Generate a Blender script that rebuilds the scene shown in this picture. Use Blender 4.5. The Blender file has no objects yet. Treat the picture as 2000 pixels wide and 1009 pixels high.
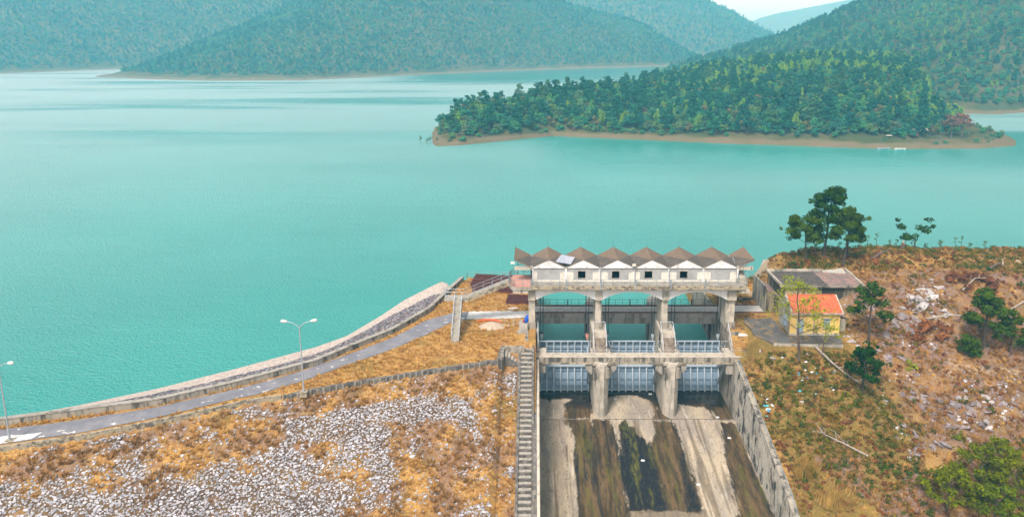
import bpy, math, random
import numpy as np
R = math.radians
sc = bpy.context.scene
COL = sc.collection
# ---------------------------------------------------------------- camera, sky, sun, exposure
cam_d = bpy.data.cameras.new('drone_camera'); cam = bpy.data.objects.new('drone_camera', cam_d); COL.objects.link(cam)
cam_d.sensor_fit = 'HORIZONTAL'; cam_d.sensor_width = 36; cam_d.lens = 25.02
cam_d.shift_x = -0.0225; cam_d.shift_y = -0.08325
cam_d.clip_start = 1; cam_d.clip_end = 12000
cam.location = (0, 0, 49); cam.rotation_euler = (R(90 - 11.3), 0, 0)
sc.camera = cam
SUN_EL, SUN_AZ = 52, 205          # azimuth measured clockwise from +Y: the sun stands behind and left of the camera
w = bpy.data.worlds.new('World'); sc.world = w; w.use_nodes = True
nt = w.node_tree; nt.nodes.clear()
sky = nt.nodes.new('ShaderNodeTexSky'); sky.sky_type = 'NISHITA'; sky.sun_disc = False
sky.sun_elevation = R(SUN_EL); sky.sun_rotation = R(SUN_AZ); sky.air_density = 1.0; sky.dust_density = 2.0; sky.ozone_density = 1.0
hs = nt.nodes.new('ShaderNodeHueSaturation'); hs.inputs['Saturation'].default_value = 0.15
bg = nt.nodes.new('ShaderNodeBackground'); bg.inputs['Strength'].default_value = 0.15
wo = nt.nodes.new('ShaderNodeOutputWorld')
nt.links.new(sky.outputs[0], hs.inputs['Color']); nt.links.new(hs.outputs[0], bg.inputs['Color']); nt.links.new(bg.outputs[0], wo.inputs['Surface'])
sd = bpy.data.lights.new('sun', 'SUN'); sun = bpy.data.objects.new('sun', sd); COL.objects.link(sun)
sd.energy = 3.1; sd.angle = R(13); sd.color = (1.0, 0.965, 0.92)
sun.rotation_euler = (R(90 - SUN_EL), 0, R(180 - SUN_AZ)); sun.location = (0, -50, 120)
sc.view_settings.view_transform = 'Standard'; sc.view_settings.look = 'None'
sc.view_settings.exposure = 0.74; sc.view_settings.gamma = 1
sc.render.engine = 'CYCLES'
cy = sc.cycles
cy.max_bounces = 6; cy.diffuse_bounces = 3; cy.glossy_bounces = 3; cy.transmission_bounces = 3; cy.volume_bounces = 2
cy.use_denoising = True
try: cy.denoiser = 'OPENIMAGEDENOISE'; cy.denoising_input_passes = 'RGB_ALBEDO_NORMAL'
except Exception: pass
cy.caustics_reflective = False; cy.caustics_refractive = False

# ---------------------------------------------------------------- helpers
ORG = {}
def tag(o, label=None, cat=None, group=None, kind=None):
    if label: o['label'] = label
    if cat: o['category'] = cat
    if group: o['group'] = group
    if kind: o['kind'] = kind
    return o
def thing(name, label, cat, loc, group=None):
    o = bpy.data.objects.new(name, None); COL.objects.link(o); o.location = loc; o.empty_display_size = .3
    ORG[o.name] = tuple(loc); return tag(o, label, cat, group)
def kids(o): return [c for c in bpy.data.objects if c.parent == o]
def copy_tree(o, parent=None, ch=None):
    c = o.copy(); COL.objects.link(c)
    if parent: c.parent = parent
    for k in (ch if ch is not None else kids(o)): copy_tree(k, c)
    return c
def mesh_obj(name, V, Fc, mats, parent=None, loc=None, smooth=False, midx=None):
    """V world-space vertices; the object's origin goes to its parent's base or to loc"""
    if parent is not None: org = ORG[parent.name]
    else: org = loc if loc is not None else (0, 0, 0)
    V = np.asarray(V, float) - np.asarray(org)
    me = bpy.data.meshes.new(name)
    if isinstance(Fc, np.ndarray):
        k = Fc.shape[1]; me.vertices.add(len(V)); me.vertices.foreach_set('co', V.astype(np.float32).ravel())
        me.loops.add(Fc.size); me.loops.foreach_set('vertex_index', Fc.astype(np.int32).ravel())
        me.polygons.add(len(Fc)); me.polygons.foreach_set('loop_start', np.arange(0, Fc.size, k, dtype=np.int32))
        me.update(calc_edges=True); me.validate()
    else:
        me.from_pydata([tuple(v) for v in V], [], Fc); me.update()
    o = bpy.data.objects.new(name, me); COL.objects.link(o)
    for m in (mats if isinstance(mats, (list, tuple)) else [mats]): me.materials.append(m)
    if midx is not None: me.polygons.foreach_set('material_index', np.asarray(midx, np.int32))
    if smooth: me.polygons.foreach_set('use_smooth', [True] * len(me.polygons))
    if parent is not None: o.parent = parent; ORG[o.name] = org
    else: o.location = org; ORG[o.name] = tuple(org)
    return o
class MB:
    def __init__(s): s.v = []; s.f = []; s.m = []
    def add(s, vs, fs, m=0):
        n = len(s.v); s.v += [tuple(v) for v in vs]; s.f += [tuple(i + n for i in f) for f in fs]; s.m += [m] * len(fs); return s
    def box(s, x0, x1, y0, y1, z0, z1, m=0):
        return s.add([(x0,y0,z0),(x1,y0,z0),(x1,y1,z0),(x0,y1,z0),(x0,y0,z1),(x1,y0,z1),(x1,y1,z1),(x0,y1,z1)],
                     [(3,2,1,0),(4,5,6,7),(0,1,5,4),(1,2,6,5),(2,3,7,6),(3,0,4,7)], m)
    def hexa(s, p, m=0):      # eight corners, bottom four then top four
        return s.add(p, [(3,2,1,0),(4,5,6,7),(0,1,5,4),(1,2,6,5),(2,3,7,6),(3,0,4,7)], m)
    def prism(s, poly, axis, a, b, m=0):   # poly in the two other axes, extruded a..b along axis
        def P(u, v, t): return {'x': (t, u, v), 'y': (u, t, v), 'z': (u, v, t)}[axis]
        n = len(poly); vs = [P(u, v, a) for u, v in poly] + [P(u, v, b) for u, v in poly]
        return s.add(vs, [tuple(range(n))[::-1], tuple(range(n, 2*n))] + [(i, (i+1) % n, n + (i+1) % n, n + i) for i in range(n)], m)
    def tube(s, pts, rad, n=6, m=0):
        pts = [np.array(p, float) for p in pts]; rad = rad if isinstance(rad, (list, tuple)) else [rad] * len(pts)
        base = len(s.v); up = np.array([0.13, 0.29, 0.95])
        for i, p in enumerate(pts):
            d = pts[min(i+1, len(pts)-1)] - pts[max(i-1, 0)]; d = d / (np.linalg.norm(d) + 1e-9)
            a = np.cross(d, up)
            if np.linalg.norm(a) < .12: a = np.cross(d, [1, 0, 0])
            a /= np.linalg.norm(a); b = np.cross(d, a)
            for k in range(n):
                t = 2*math.pi*k/n; s.v.append(tuple(p + rad[i]*(a*math.cos(t) + b*math.sin(t))))
        for i in range(len(pts)-1):
            for k in range(n):
                s.f.append((base+i*n+k, base+i*n+(k+1) % n, base+(i+1)*n+(k+1) % n, base+(i+1)*n+k)); s.m.append(m)
        s.f.append(tuple(base+k for k in range(n))[::-1]); s.m.append(m)
        s.f.append(tuple(base+(len(pts)-1)*n+k for k in range(n))); s.m.append(m)
        return s
    def build(s, name, mats, parent=None, loc=None, smooth=False):
        return mesh_obj(name, s.v, s.f, mats, parent, loc, smooth, s.m)

# value noise on numpy arrays
def _h(ix, iy, seed):
    n = (ix.astype(np.int64)*374761393 + iy.astype(np.int64)*668265263 + seed*974634777) & 0xffffffff
    n = ((n ^ (n >> 13))*1274126177) & 0xffffffff
    return ((n ^ (n >> 16)) & 0xffff) / 65535.0
def vnoise(x, y, seed=0):
    x = np.asarray(x, float); y = np.asarray(y, float)
    ix = np.floor(x); iy = np.floor(y); fx = x-ix; fy = y-iy; fx = fx*fx*(3-2*fx); fy = fy*fy*(3-2*fy)
    a = _h(ix, iy, seed); b = _h(ix+1, iy, seed); c = _h(ix, iy+1, seed); d = _h(ix+1, iy+1, seed)
    return (a*(1-fx)+b*fx)*(1-fy) + (c*(1-fx)+d*fx)*fy
def fbm(x, y, seed=0, o=4):
    r = 0; a = .5; t = 0
    for i in range(o): r = r + a*vnoise(x*2**i, y*2**i, seed+i*17); t += a; a *= .5
    return r/t
def sstep(a, b, x): t = np.clip((np.asarray(x, float)-a)/(b-a), 0, 1); return t*t*(3-2*t)
def inpoly(X, Y, poly):
    ins = np.zeros(np.shape(X), bool); n = len(poly)
    for i in range(n):
        x0, y0 = poly[i]; x1, y1 = poly[(i+1) % n]
        if y0 == y1: continue
        c = ((y0 > Y) != (y1 > Y)) & (X < (x1-x0)*(Y-y0)/(y1-y0)+x0); ins ^= c
    return ins
def pin(X, pts):     # piecewise linear with linear extrapolation at the ends
    xs = [p[0] for p in pts]; ys = [p[1] for p in pts]; X = np.asarray(X, float)
    r = np.interp(X, xs, ys)
    r = np.where(X < xs[0], ys[0]+(X-xs[0])*(ys[1]-ys[0])/(xs[1]-xs[0]), r)
    return np.where(X > xs[-1], ys[-1]+(X-xs[-1])*(ys[-1]-ys[-2])/(xs[-1]-xs[-2]), r)

# ---------------------------------------------------------------- materials
class NT:
    def __init__(s, name):
        s.mat = bpy.data.materials.new(name); s.mat.use_nodes = True; s.t = s.mat.node_tree; s.t.nodes.clear()
        s.out = s.n('ShaderNodeOutputMaterial'); s.p = s.n('ShaderNodeBsdfPrincipled'); s.l(s.p.outputs[0], s.out.inputs['Surface'])
        s.tc = s.n('ShaderNodeTexCoord')
    def n(s, t, **k):
        x = s.t.nodes.new(t)
        for a, b in k.items(): setattr(x, a, b)
        return x
    def l(s, a, b): s.t.links.new(a, b)
    def noise(s, scale, sxyz=(1, 1, 1), detail=4, rough=.6, out=0, co='Object', dist=0):
        m = s.n('ShaderNodeMapping'); m.inputs['Scale'].default_value = sxyz; s.l(s.tc.outputs[co], m.inputs[0])
        x = s.n('ShaderNodeTexNoise'); x.inputs['Scale'].default_value = scale; x.inputs['Detail'].default_value = detail
        x.inputs['Roughness'].default_value = rough; x.inputs['Distortion'].default_value = dist; s.l(m.outputs[0], x.inputs['Vector']); return x.outputs[out]
    def ramp(s, val, lo, hi):
        r = s.n('ShaderNodeMapRange'); r.interpolation_type = 'SMOOTHSTEP'; r.inputs['From Min'].default_value = lo; r.inputs['From Max'].default_value = hi
        s.l(val, r.inputs['Value']); return r.outputs[0]
    def mix(s, fac, a, b, mode='MIX'):
        m = s.n('ShaderNodeMix', data_type='RGBA', blend_type=mode)
        for v, i in ((fac, 0), (a, 6), (b, 7)):
            if hasattr(v, 'links'): s.l(v, m.inputs[i])
            else: m.inputs[i].default_value = v if i == 0 else (*v, 1)
        return m.outputs[2]
    def math(s, op, a, b=0.):
        m = s.n('ShaderNodeMath', operation=op)
        for v, i in ((a, 0), (b, 1)):
            if hasattr(v, 'links'): s.l(v, m.inputs[i])
            else: m.inputs[i].default_value = v
        return m.outputs[0]
    def bump(s, h, strength=.5, dist=.05):
        b = s.n('ShaderNodeBump'); b.inputs['Strength'].default_value = strength; b.inputs['Distance'].default_value = dist
        s.l(h, b.inputs['Height']); s.l(b.outputs[0], s.p.inputs['Normal'])
    def attr(s, name, kind='GEOMETRY'):
        a = s.n('ShaderNodeAttribute', attribute_name=name, attribute_type=kind); return a
    def color(s, c, k=.70):
        v = s.n('ShaderNodeHueSaturation'); v.inputs['Value'].default_value = k      # old weathered surfaces: overall reflectance
        if hasattr(c, 'links'): s.l(c, v.inputs['Color'])
        else: v.inputs['Color'].default_value = (*c, 1)
        c = v.outputs[0]
        if hasattr(c, 'links'): s.l(c, s.p.inputs['Base Color'])
        else: s.p.inputs['Base Color'].default_value = (*c, 1)
MATS = {}
def M(name, base, layers=(), rough=.85, bump=None, metal=0, spec=.3, rnd=0):
    """base colour, then layers (colour, noise scale, xyz stretch, lo, hi, strength)"""
    t = NT(name); c = base
    for (lc, ns, st, lo, hi, k) in layers:
        f = t.math('MULTIPLY', t.ramp(t.noise(ns, st), lo, hi), k); c = t.mix(f, c, lc)
    if rnd:
        oi = t.n('ShaderNodeObjectInfo'); v = t.n('ShaderNodeHueSaturation'); mr = t.n('ShaderNodeMapRange')
        mr.inputs['To Min'].default_value = 1-rnd; mr.inputs['To Max'].default_value = 1+rnd; t.l(oi.outputs['Random'], mr.inputs[0]); t.l(mr.outputs[0], v.inputs['Value'])
        if hasattr(c, 'links'): t.l(c, v.inputs['Color'])
        else: v.inputs['Color'].default_value = (*c, 1)
        c = v.outputs[0]
    t.color(c); t.p.inputs['Roughness'].default_value = rough; t.p.inputs['Metallic'].default_value = metal; t.p.inputs['Specular IOR Level'].default_value = spec
    if bump: t.bump(t.noise(bump[0], (1, 1, 1), 5), bump[1], bump[2])
    MATS[name] = t.mat; return t.mat
V1 = (1, 1, 1); VS = (1, 1, .12)      # plain noise / vertical run-off streaks
STONE = (.40, .37, .32); DIRT = (.16, .13, .10); BLACK = (.03, .03, .03)
M('concrete', (.42, .39, .34), [((.30, .27, .22), .5, V1, .42, .65, .7), (DIRT, 1.1, VS, .5, .66, .8), (BLACK, 2.3, VS, .6, .74, .7), ((.55, .50, .40), 3, V1, .55, .75, .5)], .9, (6, .4, .03))
M('stained_concrete', (.36, .32, .26), [((.44, .39, .31), .7, (1, 1, .3), .45, .6, .8), (BLACK, 1.0, (1, 1, .25), .48, .62, .8), ((.10, .09, .07), 3.1, VS, .5, .68, .8)], .9, (6, .4, .03))
M('white_concrete', (.95, .95, .94), [((.66, .64, .60), 1.2, VS, .52, .72, .7), ((.30, .29, .28), 2.6, V1, .62, .75, .6)], .85, (6, .3, .02))
M('column_concrete', (.60, .54, .44), [((.36, .33, .27), .7, V1, .42, .65, .8), ((.13, .12, .10), 1.1, VS, .52, .66, .85), ((.22, .2, .17), 3.0, VS, .56, .7, .7)], .88, (6, .3, .02))
M('grey_render', (.44, .44, .43), [((.34, .34, .33), .7, V1, .4, .62, .85), ((.50, .49, .46), 2.3, V1, .5, .7, .5), ((.2, .2, .2), 2.0, VS, .65, .8, .5)], .9, (8, .3, .02))
M('cream_paint', (.80, .76, .66), [((.48, .45, .38), 1.6, V1, .45, .7, .6), ((.2, .19, .17), 3, VS, .63, .78, .6)], .85)
M('white_paint', (.92, .92, .91), [((.66, .65, .62), 1.1, V1, .46, .66, .8), ((.34, .31, .28), 2.2, VS, .55, .72, .75)], .8)
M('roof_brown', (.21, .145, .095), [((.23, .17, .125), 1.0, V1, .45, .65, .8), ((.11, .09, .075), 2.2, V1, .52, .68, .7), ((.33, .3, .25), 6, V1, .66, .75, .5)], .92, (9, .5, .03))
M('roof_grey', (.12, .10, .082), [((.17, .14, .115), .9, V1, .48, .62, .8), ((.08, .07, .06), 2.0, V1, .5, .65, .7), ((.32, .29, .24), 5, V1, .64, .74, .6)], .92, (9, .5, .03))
M('lichen_edge', (.40, .34, .24), [((.12, .10, .08), 1.7, V1, .45, .6, .9), ((.62, .52, .30), 2.4, V1, .54, .66, .9), ((.6, .58, .52), 3.7, V1, .6, .7, .7)], .92, (9, .4, .03))
M('pink_screed', (.62, .30, .23), [((.70, .42, .34), 1.3, V1, .45, .7, .6), ((.4, .2, .16), 3, V1, .6, .75, .5)], .85)
M('steel_blue', (.24, .35, .45), [((.17, .26, .36), 1.3, V1, .45, .65, .7), ((.42, .48, .53), 3.0, V1, .55, .72, .5), ((.16, .12, .09), 2.5, VS, .62, .76, .6)], .5, None, .0, .5)
M('steel_frame', (.52, .63, .72), [((.32, .38, .44), 2.0, V1, .5, .7, .6), ((.22, .16, .11), 3, VS, .66, .78, .6)], .5, None, 0, .5)
M('painted_interior_shade', (.02, .02, .02), [], .95)
M('slope_step', (.34, .30, .26), [((.16, .14, .12), 1.7, V1, .45, .62, .8)], .92)
M('rail_white', (.60, .63, .66), [((.36, .24, .15), 1.1, V1, .57, .68, .8)], .5)
M('rail_grey', (.28, .34, .37), [((.2, .13, .09), 1.4, V1, .55, .7, .7)], .5)
M('rail_dark', (.10, .10, .12), [((.2, .1, .06), 1.4, V1, .55, .7, .6)], .6)
M('cable', (.04, .05, .06), [], .6)
M('rust_red', (.11, .030, .028), [((.19, .06, .05), 2.2, V1, .5, .65, .8), ((.05, .02, .02), 3.1, V1, .5, .66, .7), ((.3, .2, .17), 5, V1, .68, .76, .4)], .75)
M('wood_track', (.16, .08, .06), [((.26, .15, .11), 2, (1, 6, 1), .45, .7, .7)], .8)
M('track_slab', (.60, .57, .53), [((.42, .39, .35), 1.2, V1, .45, .68, .7), ((.22, .19, .16), 3, V1, .6, .72, .6)], .9)
M('galvanised', (.52, .57, .62), [((.38, .42, .47), 2, V1, .4, .7, .6)], .45, None, .3, .5)
M('lamp_lens', (.80, .76, .74), [], .35)
M('solar_cell', (.36, .40, .48), [((.5, .5, .55), 2.0, V1, .4, .6, .8)], .2, None, 0, .6)
M('brown_step', (.26, .20, .15), [((.40, .34, .27), 1.7, V1, .45, .62, .8), ((.10, .08, .06), 2.8, V1, .5, .66, .8)], .92)
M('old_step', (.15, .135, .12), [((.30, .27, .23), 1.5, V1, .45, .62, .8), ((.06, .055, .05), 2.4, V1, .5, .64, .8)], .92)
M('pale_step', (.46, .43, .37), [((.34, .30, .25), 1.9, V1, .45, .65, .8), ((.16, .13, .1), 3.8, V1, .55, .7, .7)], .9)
M('pale_coping', (.60, .54, .44), [((.40, .34, .26), 1.3, V1, .45, .65, .8), ((.2, .17, .13), 3.1, V1, .6, .72, .6)], .9)
# ================================================================ THE SETTING
CURB = [(-56.45, 67.98), (-49.47, 70.11), (-42.54, 73.22), (-35.21, 77.17), (-33.34, 78.0), (-29.96, 79.0), (-26.75, 80.5), (-23.47, 82.0), (-18.12, 83.9), (-11.7, 86.19), (-4.95, 88.3), (-4.55, 92.2), (0, 93.4)]
WALL = [(-59.3, 72.0), (-44.1, 76.45), (-36.5, 80.9), (-28.7, 86.5), (-25.6, 90.5), (-20.6, 96.4), (-16.5, 104.2), (-14.5, 111.9), (-12.7, 118.4)]
SHORE = [(-70.1, 83.0), (-60.9, 87.1), (-52.7, 91.6), (-44.1, 97.6), (-34.6, 104.9), (-30.8, 109.1), (-27.0, 117.5), (-24.3, 124.7), (-20.6, 131.4), (-18.6, 134.6), (-17.3, 133.6), (-15.8, 129.0), (-14.2, 124.5), (-12.5, 121.0)]
ROAD_UP = [(-75, 66.7), (-58.77, 71.12), (-51.43, 73.22), (-43.98, 76.0), (-36.52, 80.36), (-34.65, 81.52), (-30.08, 84.91), (-25.43, 89.64), (-20.33, 95.05), (-16.47, 101.3), (-12.87, 104.06), (-10.2, 104.7)]
ROAD_LO = [(-72.5, 63.6), (-56.73, 68.36), (-49.72, 70.51), (-42.82, 73.76), (-35.56, 78.01), (-33.62, 78.86), (-29.2, 82.18), (-24.65, 86.63), (-19.61, 91.38), (-15.61, 96.27), (-12.53, 100.6), (-10.2, 101.7)]
def wtop(Y): return np.interp(Y, [40, 68, 71, 93.8, 97], [-8.5, -3.4, -2.0, 3.6, 3.7])     # top of the chute's side walls
def height(X, Y, rough=True):
    X = np.asarray(X, float); Y = np.asarray(Y, float)
    Yc = pin(X, CURB); Yp = pin(X, WALL); Yw = np.maximum(pin(X, SHORE), Yp+1.5)
    down = np.maximum(5.45-(Yc-Y)*.93/2.2, -9.5)
    zl = np.where(Y < Yc, down, np.where(Y < Yp, 6.0, np.maximum(6-6*(Y-Yp)/(Yw-Yp), -6)))
    flat = np.where(Y < Yc, down, np.where(Y < 120.6, 6.0, np.maximum(6-(Y-120.6)*.8, -6)))
    zl = np.where(X > -12.3, flat, zl)
    # right bank
    nearw = np.interp(Y, [20, 40, 68, 93, 95.5, 97.5, 112, 119.5, 129, 138], [-9.5, -9, -3.6, 3.3, 4.2, 6.0, 6.2, 6.2, 0, -6])
    pad = np.interp(Y, [20, 40, 68, 80, 88, 91.8, 112, 119.5, 129, 138], [-9.5, -9, -3.4, .4, 3.6, 6.05, 6.2, 6.2, 0, -6])
    hill = np.interp(Y, [20, 40, 60, 70, 80, 90, 100, 110, 118, 124, 130, 139, 146], [-12, -9.5, -6, -3.2, .4, 3.6, 6.9, 9.4, 10.6, 10.3, 8, 0, -6])
    mound = np.interp(Y, [110, 113, 117, 122, 127, 134, 142], [6.2, 7.4, 9.2, 9.8, 7.5, 1, -6])
    zr = nearw+(pad-nearw)*sstep(29.3, 31.6, X)
    zr = np.where(Y > 111, zr+(np.maximum(mound, zr)-zr)*sstep(40, 44.5, X+(Y-112)*.05), zr)
    wh = sstep(44, 51, X)
    nat = wh*(1-.0*Y)
    zr = zr*(1-wh)+hill*wh
    if rough:
        n1 = fbm(X*.11, Y*.11, 5)-.5; n2 = fbm(X*.45, Y*.45, 9)-.5
        rocky = sstep(49, 55, X)*sstep(92, 97, Y)*(1-sstep(108, 114, Y))+sstep(44, 50, X)*sstep(72, 77, Y)*(1-sstep(86, 90, Y))
        ridge = 1-np.abs(2*fbm(X*.28, Y*.28, 31)-1)
        off = (n1*1.8+n2*.7)*wh+rocky*(ridge-.55)*2.2
        off = off+(n2*.5)*(1-wh)*sstep(31, 33, X)*(Y < 91)+(n2*.35)*sstep(33, 36, X)*(1-wh)*(Y > 103)*(Y < 118)
        zr = zr+off*(1-sstep(128, 136, Y))
        nl = (fbm(X*.5, Y*.5, 21)-.5)*.5+(fbm(X*.16, Y*.16, 23)-.5)*.9
        zl = zl+np.where((Y < Yc-.8), nl, 0)
    ch = (X > .3) & (X < 28.5)
    z = np.where(X < 14, zl, zr)
    return np.where(ch, -9.5, z)
xs = np.concatenate([np.arange(-150, -62, 2.), np.arange(-62, -2, .5), [-2, -1.5, -1, -.5, -.1, .1, .35, 1, 3, 6, 9, 12, 15, 18, 21, 24, 27, 28.2, 28.6, 28.75, 29.1, 29.6], np.arange(30, 92, .5), np.arange(92, 190, 2.)])
ys = np.concatenate([np.arange(-60, 55, 5.), np.arange(55, 130, .5), np.arange(130, 160, 2.)])
GX, GY = np.meshgrid(xs, ys); GZ = height(GX, GY)
def grid_faces(nx, ny):
    i = np.arange((nx-1)*(ny-1)); r = i//(nx-1); c = i % (nx-1); a = r*nx+c
    return np.stack([a, a+1, a+nx+1, a+nx], 1)
def zone_attr(o, cols, al=None):
    a = o.data.attributes.new('zone', 'FLOAT_COLOR', 'POINT'); a.data.foreach_set('color', np.concatenate([cols, (np.ones((len(cols), 1)) if al is None else al[:, None])], 1).astype(np.float32).ravel())
X, Y = GX.ravel(), GY.ravel(); Yc = pin(X, CURB); Yp = pin(X, WALL)
# zone: red = green scrub cover, green = stony soil, blue = pale sand and gravel
nz = fbm(X*.12, Y*.12, 41); nf = fbm(X*.6, Y*.6, 43); nm = fbm(X*.3, Y*.3, 47)
right = (X > 28.4)
olive = right*(.15+.5*sstep(.45, .58, nz*.6+nf*.4))
olive = np.maximum(olive, right*sstep(29.5, 32, X)*(1-sstep(43, 47, X))*sstep(71, 76, Y)*(1-sstep(90.5, 92.5, Y))*sstep(.42, .62, nm*.6+nf*.4)*.8)
olive = np.maximum(olive, right*(X > 44)*sstep(114, 121, Y)*sstep(.40, .55, nf)*.8)
stony = right*sstep(45, 50, X)*((Y > 71) & (Y < 113))*(.52+.48*sstep(.38, .58, nm*.5+nf*.5))
stony = np.maximum(stony, right*((Y < 77) & (X > 33))*sstep(.45, .6, nm)*.9)
left_s = (X < 0)*(Y < Yc-.3)
stony = np.maximum(stony, left_s*sstep(.42, .62, nm*.5+nf*.5)*.75)
olive = np.maximum(olive, left_s*sstep(.60, .70, fbm(X*.22, Y*.22, 61)*.6+nf*.4)*.6)
olive = np.maximum(olive, (X < 0)*(Y > Yc)*(Y < Yp)*sstep(.55, .68, nm*.5+nf*.5)*.45)
sand = np.zeros_like(X)
sand = np.maximum(sand, (np.abs(X+3.6) < 2.6)*(np.abs(Y-100.4) < 1.3)*sstep(.35, .55, nf))
sand = np.maximum(sand, right*(X > 55)*np.exp(-((Y-117.5-(X-60)*.02)/1.2)**2)*sstep(.42, .6, nm))
sand = np.maximum(sand, right*((Y > 122) & (X < 50) & (X > 31))*1.0)
path = np.abs(Y-(104.2+(X-31)*1.6)) < .35                                  # the worn footpath up the grass behind the gatehouse
sand = np.maximum(sand, right*path*((X > 30.5) & (X < 38))*.8)
path2 = np.abs(Y-(90-(X-62)*.55+1.2*np.sin(X*.5))) < .45
sand = np.maximum(sand, right*path2*((X > 57) & (X < 80))*.6)
hl = (X < -12.3)*(Y > Yp+.2)
ground = mesh_obj('ground', np.stack([X, Y, GZ.ravel()], 1), grid_faces(len(xs), len(ys)), [], None, (0, 0, 0), smooth=True)
def stone_mask(x, y):
    n = fbm(x*.35, y*.45, 91, 4); d = pin(x, CURB)-y         # d: metres below the kerb
    m = np.zeros_like(x)
    dens = (d > 3.0+ (x+30)*.02)*1.0; m = np.maximum(m, dens)
    m = np.where((x > -52) & (x < -29) & (d > .25) & (d < 2.3), .95, m)                       # thin band right under the kerb
    def ell(cx, cy_, rx, ry, a=0): c, s = math.cos(a), math.sin(a); u = ((x-cx)*c+(y-cy_)*s)/rx; v = (-(x-cx)*s+(y-cy_)*c)/ry; return np.clip(1.35-np.sqrt(u*u+v*v), 0, 1)
    g = np.zeros_like(x)
    for e in [(-38.5, 72.0, 6.5, 2.7, .30), (-53, 67.6, 6.5, 2.2, .3), (-30.6, 74.6, 2.2, 1.7, .3), (-11.0, 75.2, 5.5, 3.3, .1), (-3.0, 77, 5.0, 9.5, 0), (-8.5, 69.5, 7.0, 3.3, .1), (-25, 80.3, 8, 1.5, .35), (-12, 84.2, 10, 2.0, .25), (-16.2, 68.0, 3.5, 2.2, 0)]: g = np.maximum(g, ell(*e))
    sp = np.zeros_like(x)
    for e in [(-45, 67.5, 6.5, 2.6, .2), (-39, 69.6, 4, 2.0, .2), (-19.5, 70.5, 4, 1.4, .1), (-24, 73.5, 3, .9, .1)]: sp = np.maximum(sp, ell(*e))
    m = m*(1-np.clip(g*1.9, 0, 1)*.93)*(1-np.clip(sp*1.6, 0, 1)*.5)
    return np.clip(m+(n-.5)*2.2+(vnoise(x*1.6, y*1.6, 5)-.5)*.5, 0, 1)
under = (X < -2.4)*sstep(.2, .9, stone_mask(X, Y))*(Yc-Y > .3)*.8  # alpha darkens the ground colour under stones, painting shade into their gaps
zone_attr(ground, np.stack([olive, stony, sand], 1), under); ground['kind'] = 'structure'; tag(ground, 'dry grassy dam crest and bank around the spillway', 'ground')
t = NT('dry_ground'); a = t.attr('zone'); sx = t.n('ShaderNodeSeparateColor'); t.l(a.outputs['Color'], sx.inputs[0])
g = t.mix(t.ramp(t.noise(.55, V1, 6), .38, .62), (.56, .31, .085), (.38, .19, .06))
g = t.mix(t.math('MULTIPLY', t.ramp(t.noise(3.2, V1, 5), .47, .62), .75), g, (.66, .43, .16))
g = t.mix(t.math('MULTIPLY', t.ramp(t.noise(5.5, V1, 5), .54, .66), .7), g, (.13, .075, .035))
gr = t.mix(t.ramp(t.noise(2.4, V1, 5), .4, .62), (.16, .13, .025), (.065, .085, .012))
c = t.mix(sx.outputs[0], g, gr)
st = t.mix(t.ramp(t.noise(3.5, V1, 6), .42, .6), (.19, .095, .055), (.29, .205, .18)); st = t.mix(t.ramp(t.noise(9, V1, 5), .55, .66), st, (.46, .42, .41))
st = t.mix(t.ramp(t.noise(1.4, V1, 5), .5, .62), st, (.30, .14, .05))
c = t.mix(sx.outputs[1], c, st)
c = t.mix(sx.outputs[2], c, t.mix(t.ramp(t.noise(3, V1, 4), .4, .65), (.60, .44, .27), (.50, .42, .32)))
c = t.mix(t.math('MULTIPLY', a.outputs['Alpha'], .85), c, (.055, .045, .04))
t.color(c); t.p.inputs['Roughness'].default_value = .95; t.p.inputs['Specular IOR Level'].default_value = .1; t.bump(t.noise(2.6, V1, 7, .7), .9, .25)
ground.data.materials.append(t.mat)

def strip(name, A, B, z, m, label, cat, th=.02, n=90):
    """a sheet between two plan polylines"""
    def rs(P, n):
        P = np.array(P, float); d = np.concatenate([[0], np.cumsum(np.hypot(*np.diff(P, axis=0).T))]); s = np.linspace(0, d[-1], n)
        return np.stack([np.interp(s, d, P[:, 0]), np.interp(s, d, P[:, 1])], 1)
    A = rs(A, n); B = rs(B, n); jit = (np.random.RandomState(4).rand(n, 1)-.5)*.22
    A = A+jit; B = B+jit[::-1]
    zz = (lambda p: np.full(len(p), z)) if not callable(z) else (lambda p: z(p[:, 0], p[:, 1]))
    m5 = 5; rows = [np.column_stack([A+(B-A)*k/m5, zz(A+(B-A)*k/m5)]) for k in range(m5+1)]
    V = np.concatenate(rows); Fc = grid_faces(n, m5+1)[:, ::-1]
    o = mesh_obj(name, V, Fc, m, None, (0, 0, 0)); o['kind'] = 'structure'; return tag(o, label, cat)
t = NT('asphalt'); c = t.mix(t.ramp(t.noise(.5, V1, 5), .4, .65), (.20, .20, .23), (.27, .265, .285)); c = t.mix(t.math('MULTIPLY', t.ramp(t.noise(7, V1, 4), .5, .7), .5), c, (.13, .13, .14))
c = t.mix(t.ramp(t.noise(.75, (1, 1.8, 1), 4, .55), .655, .68), c, (.72, .68, .64)); t.color(c); t.p.inputs['Roughness'].default_value = .9; t.bump(t.noise(9), .3, .02); MATS['asphalt'] = t.mat
M('bright_concrete', (.80, .78, .75), [((.60, .57, .53), .8, V1, .45, .7, .7), ((.42, .33, .2), 1.8, V1, .6, .72, .8)], .9, (8, .3, .02))
strip('road', ROAD_UP, ROAD_LO, 6.07, MATS['asphalt'], 'narrow grey asphalt road along the dam crest', 'road')
strip('path', [(-10.4, 104.7), (-5, 105.0), (-.95, 104.9)], [(-10.4, 101.72), (-5, 102.0), (-.95, 102.35)], 6.075, MATS['bright_concrete'], 'bright white concrete path from the road to the bridge', 'path', n=30)
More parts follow.
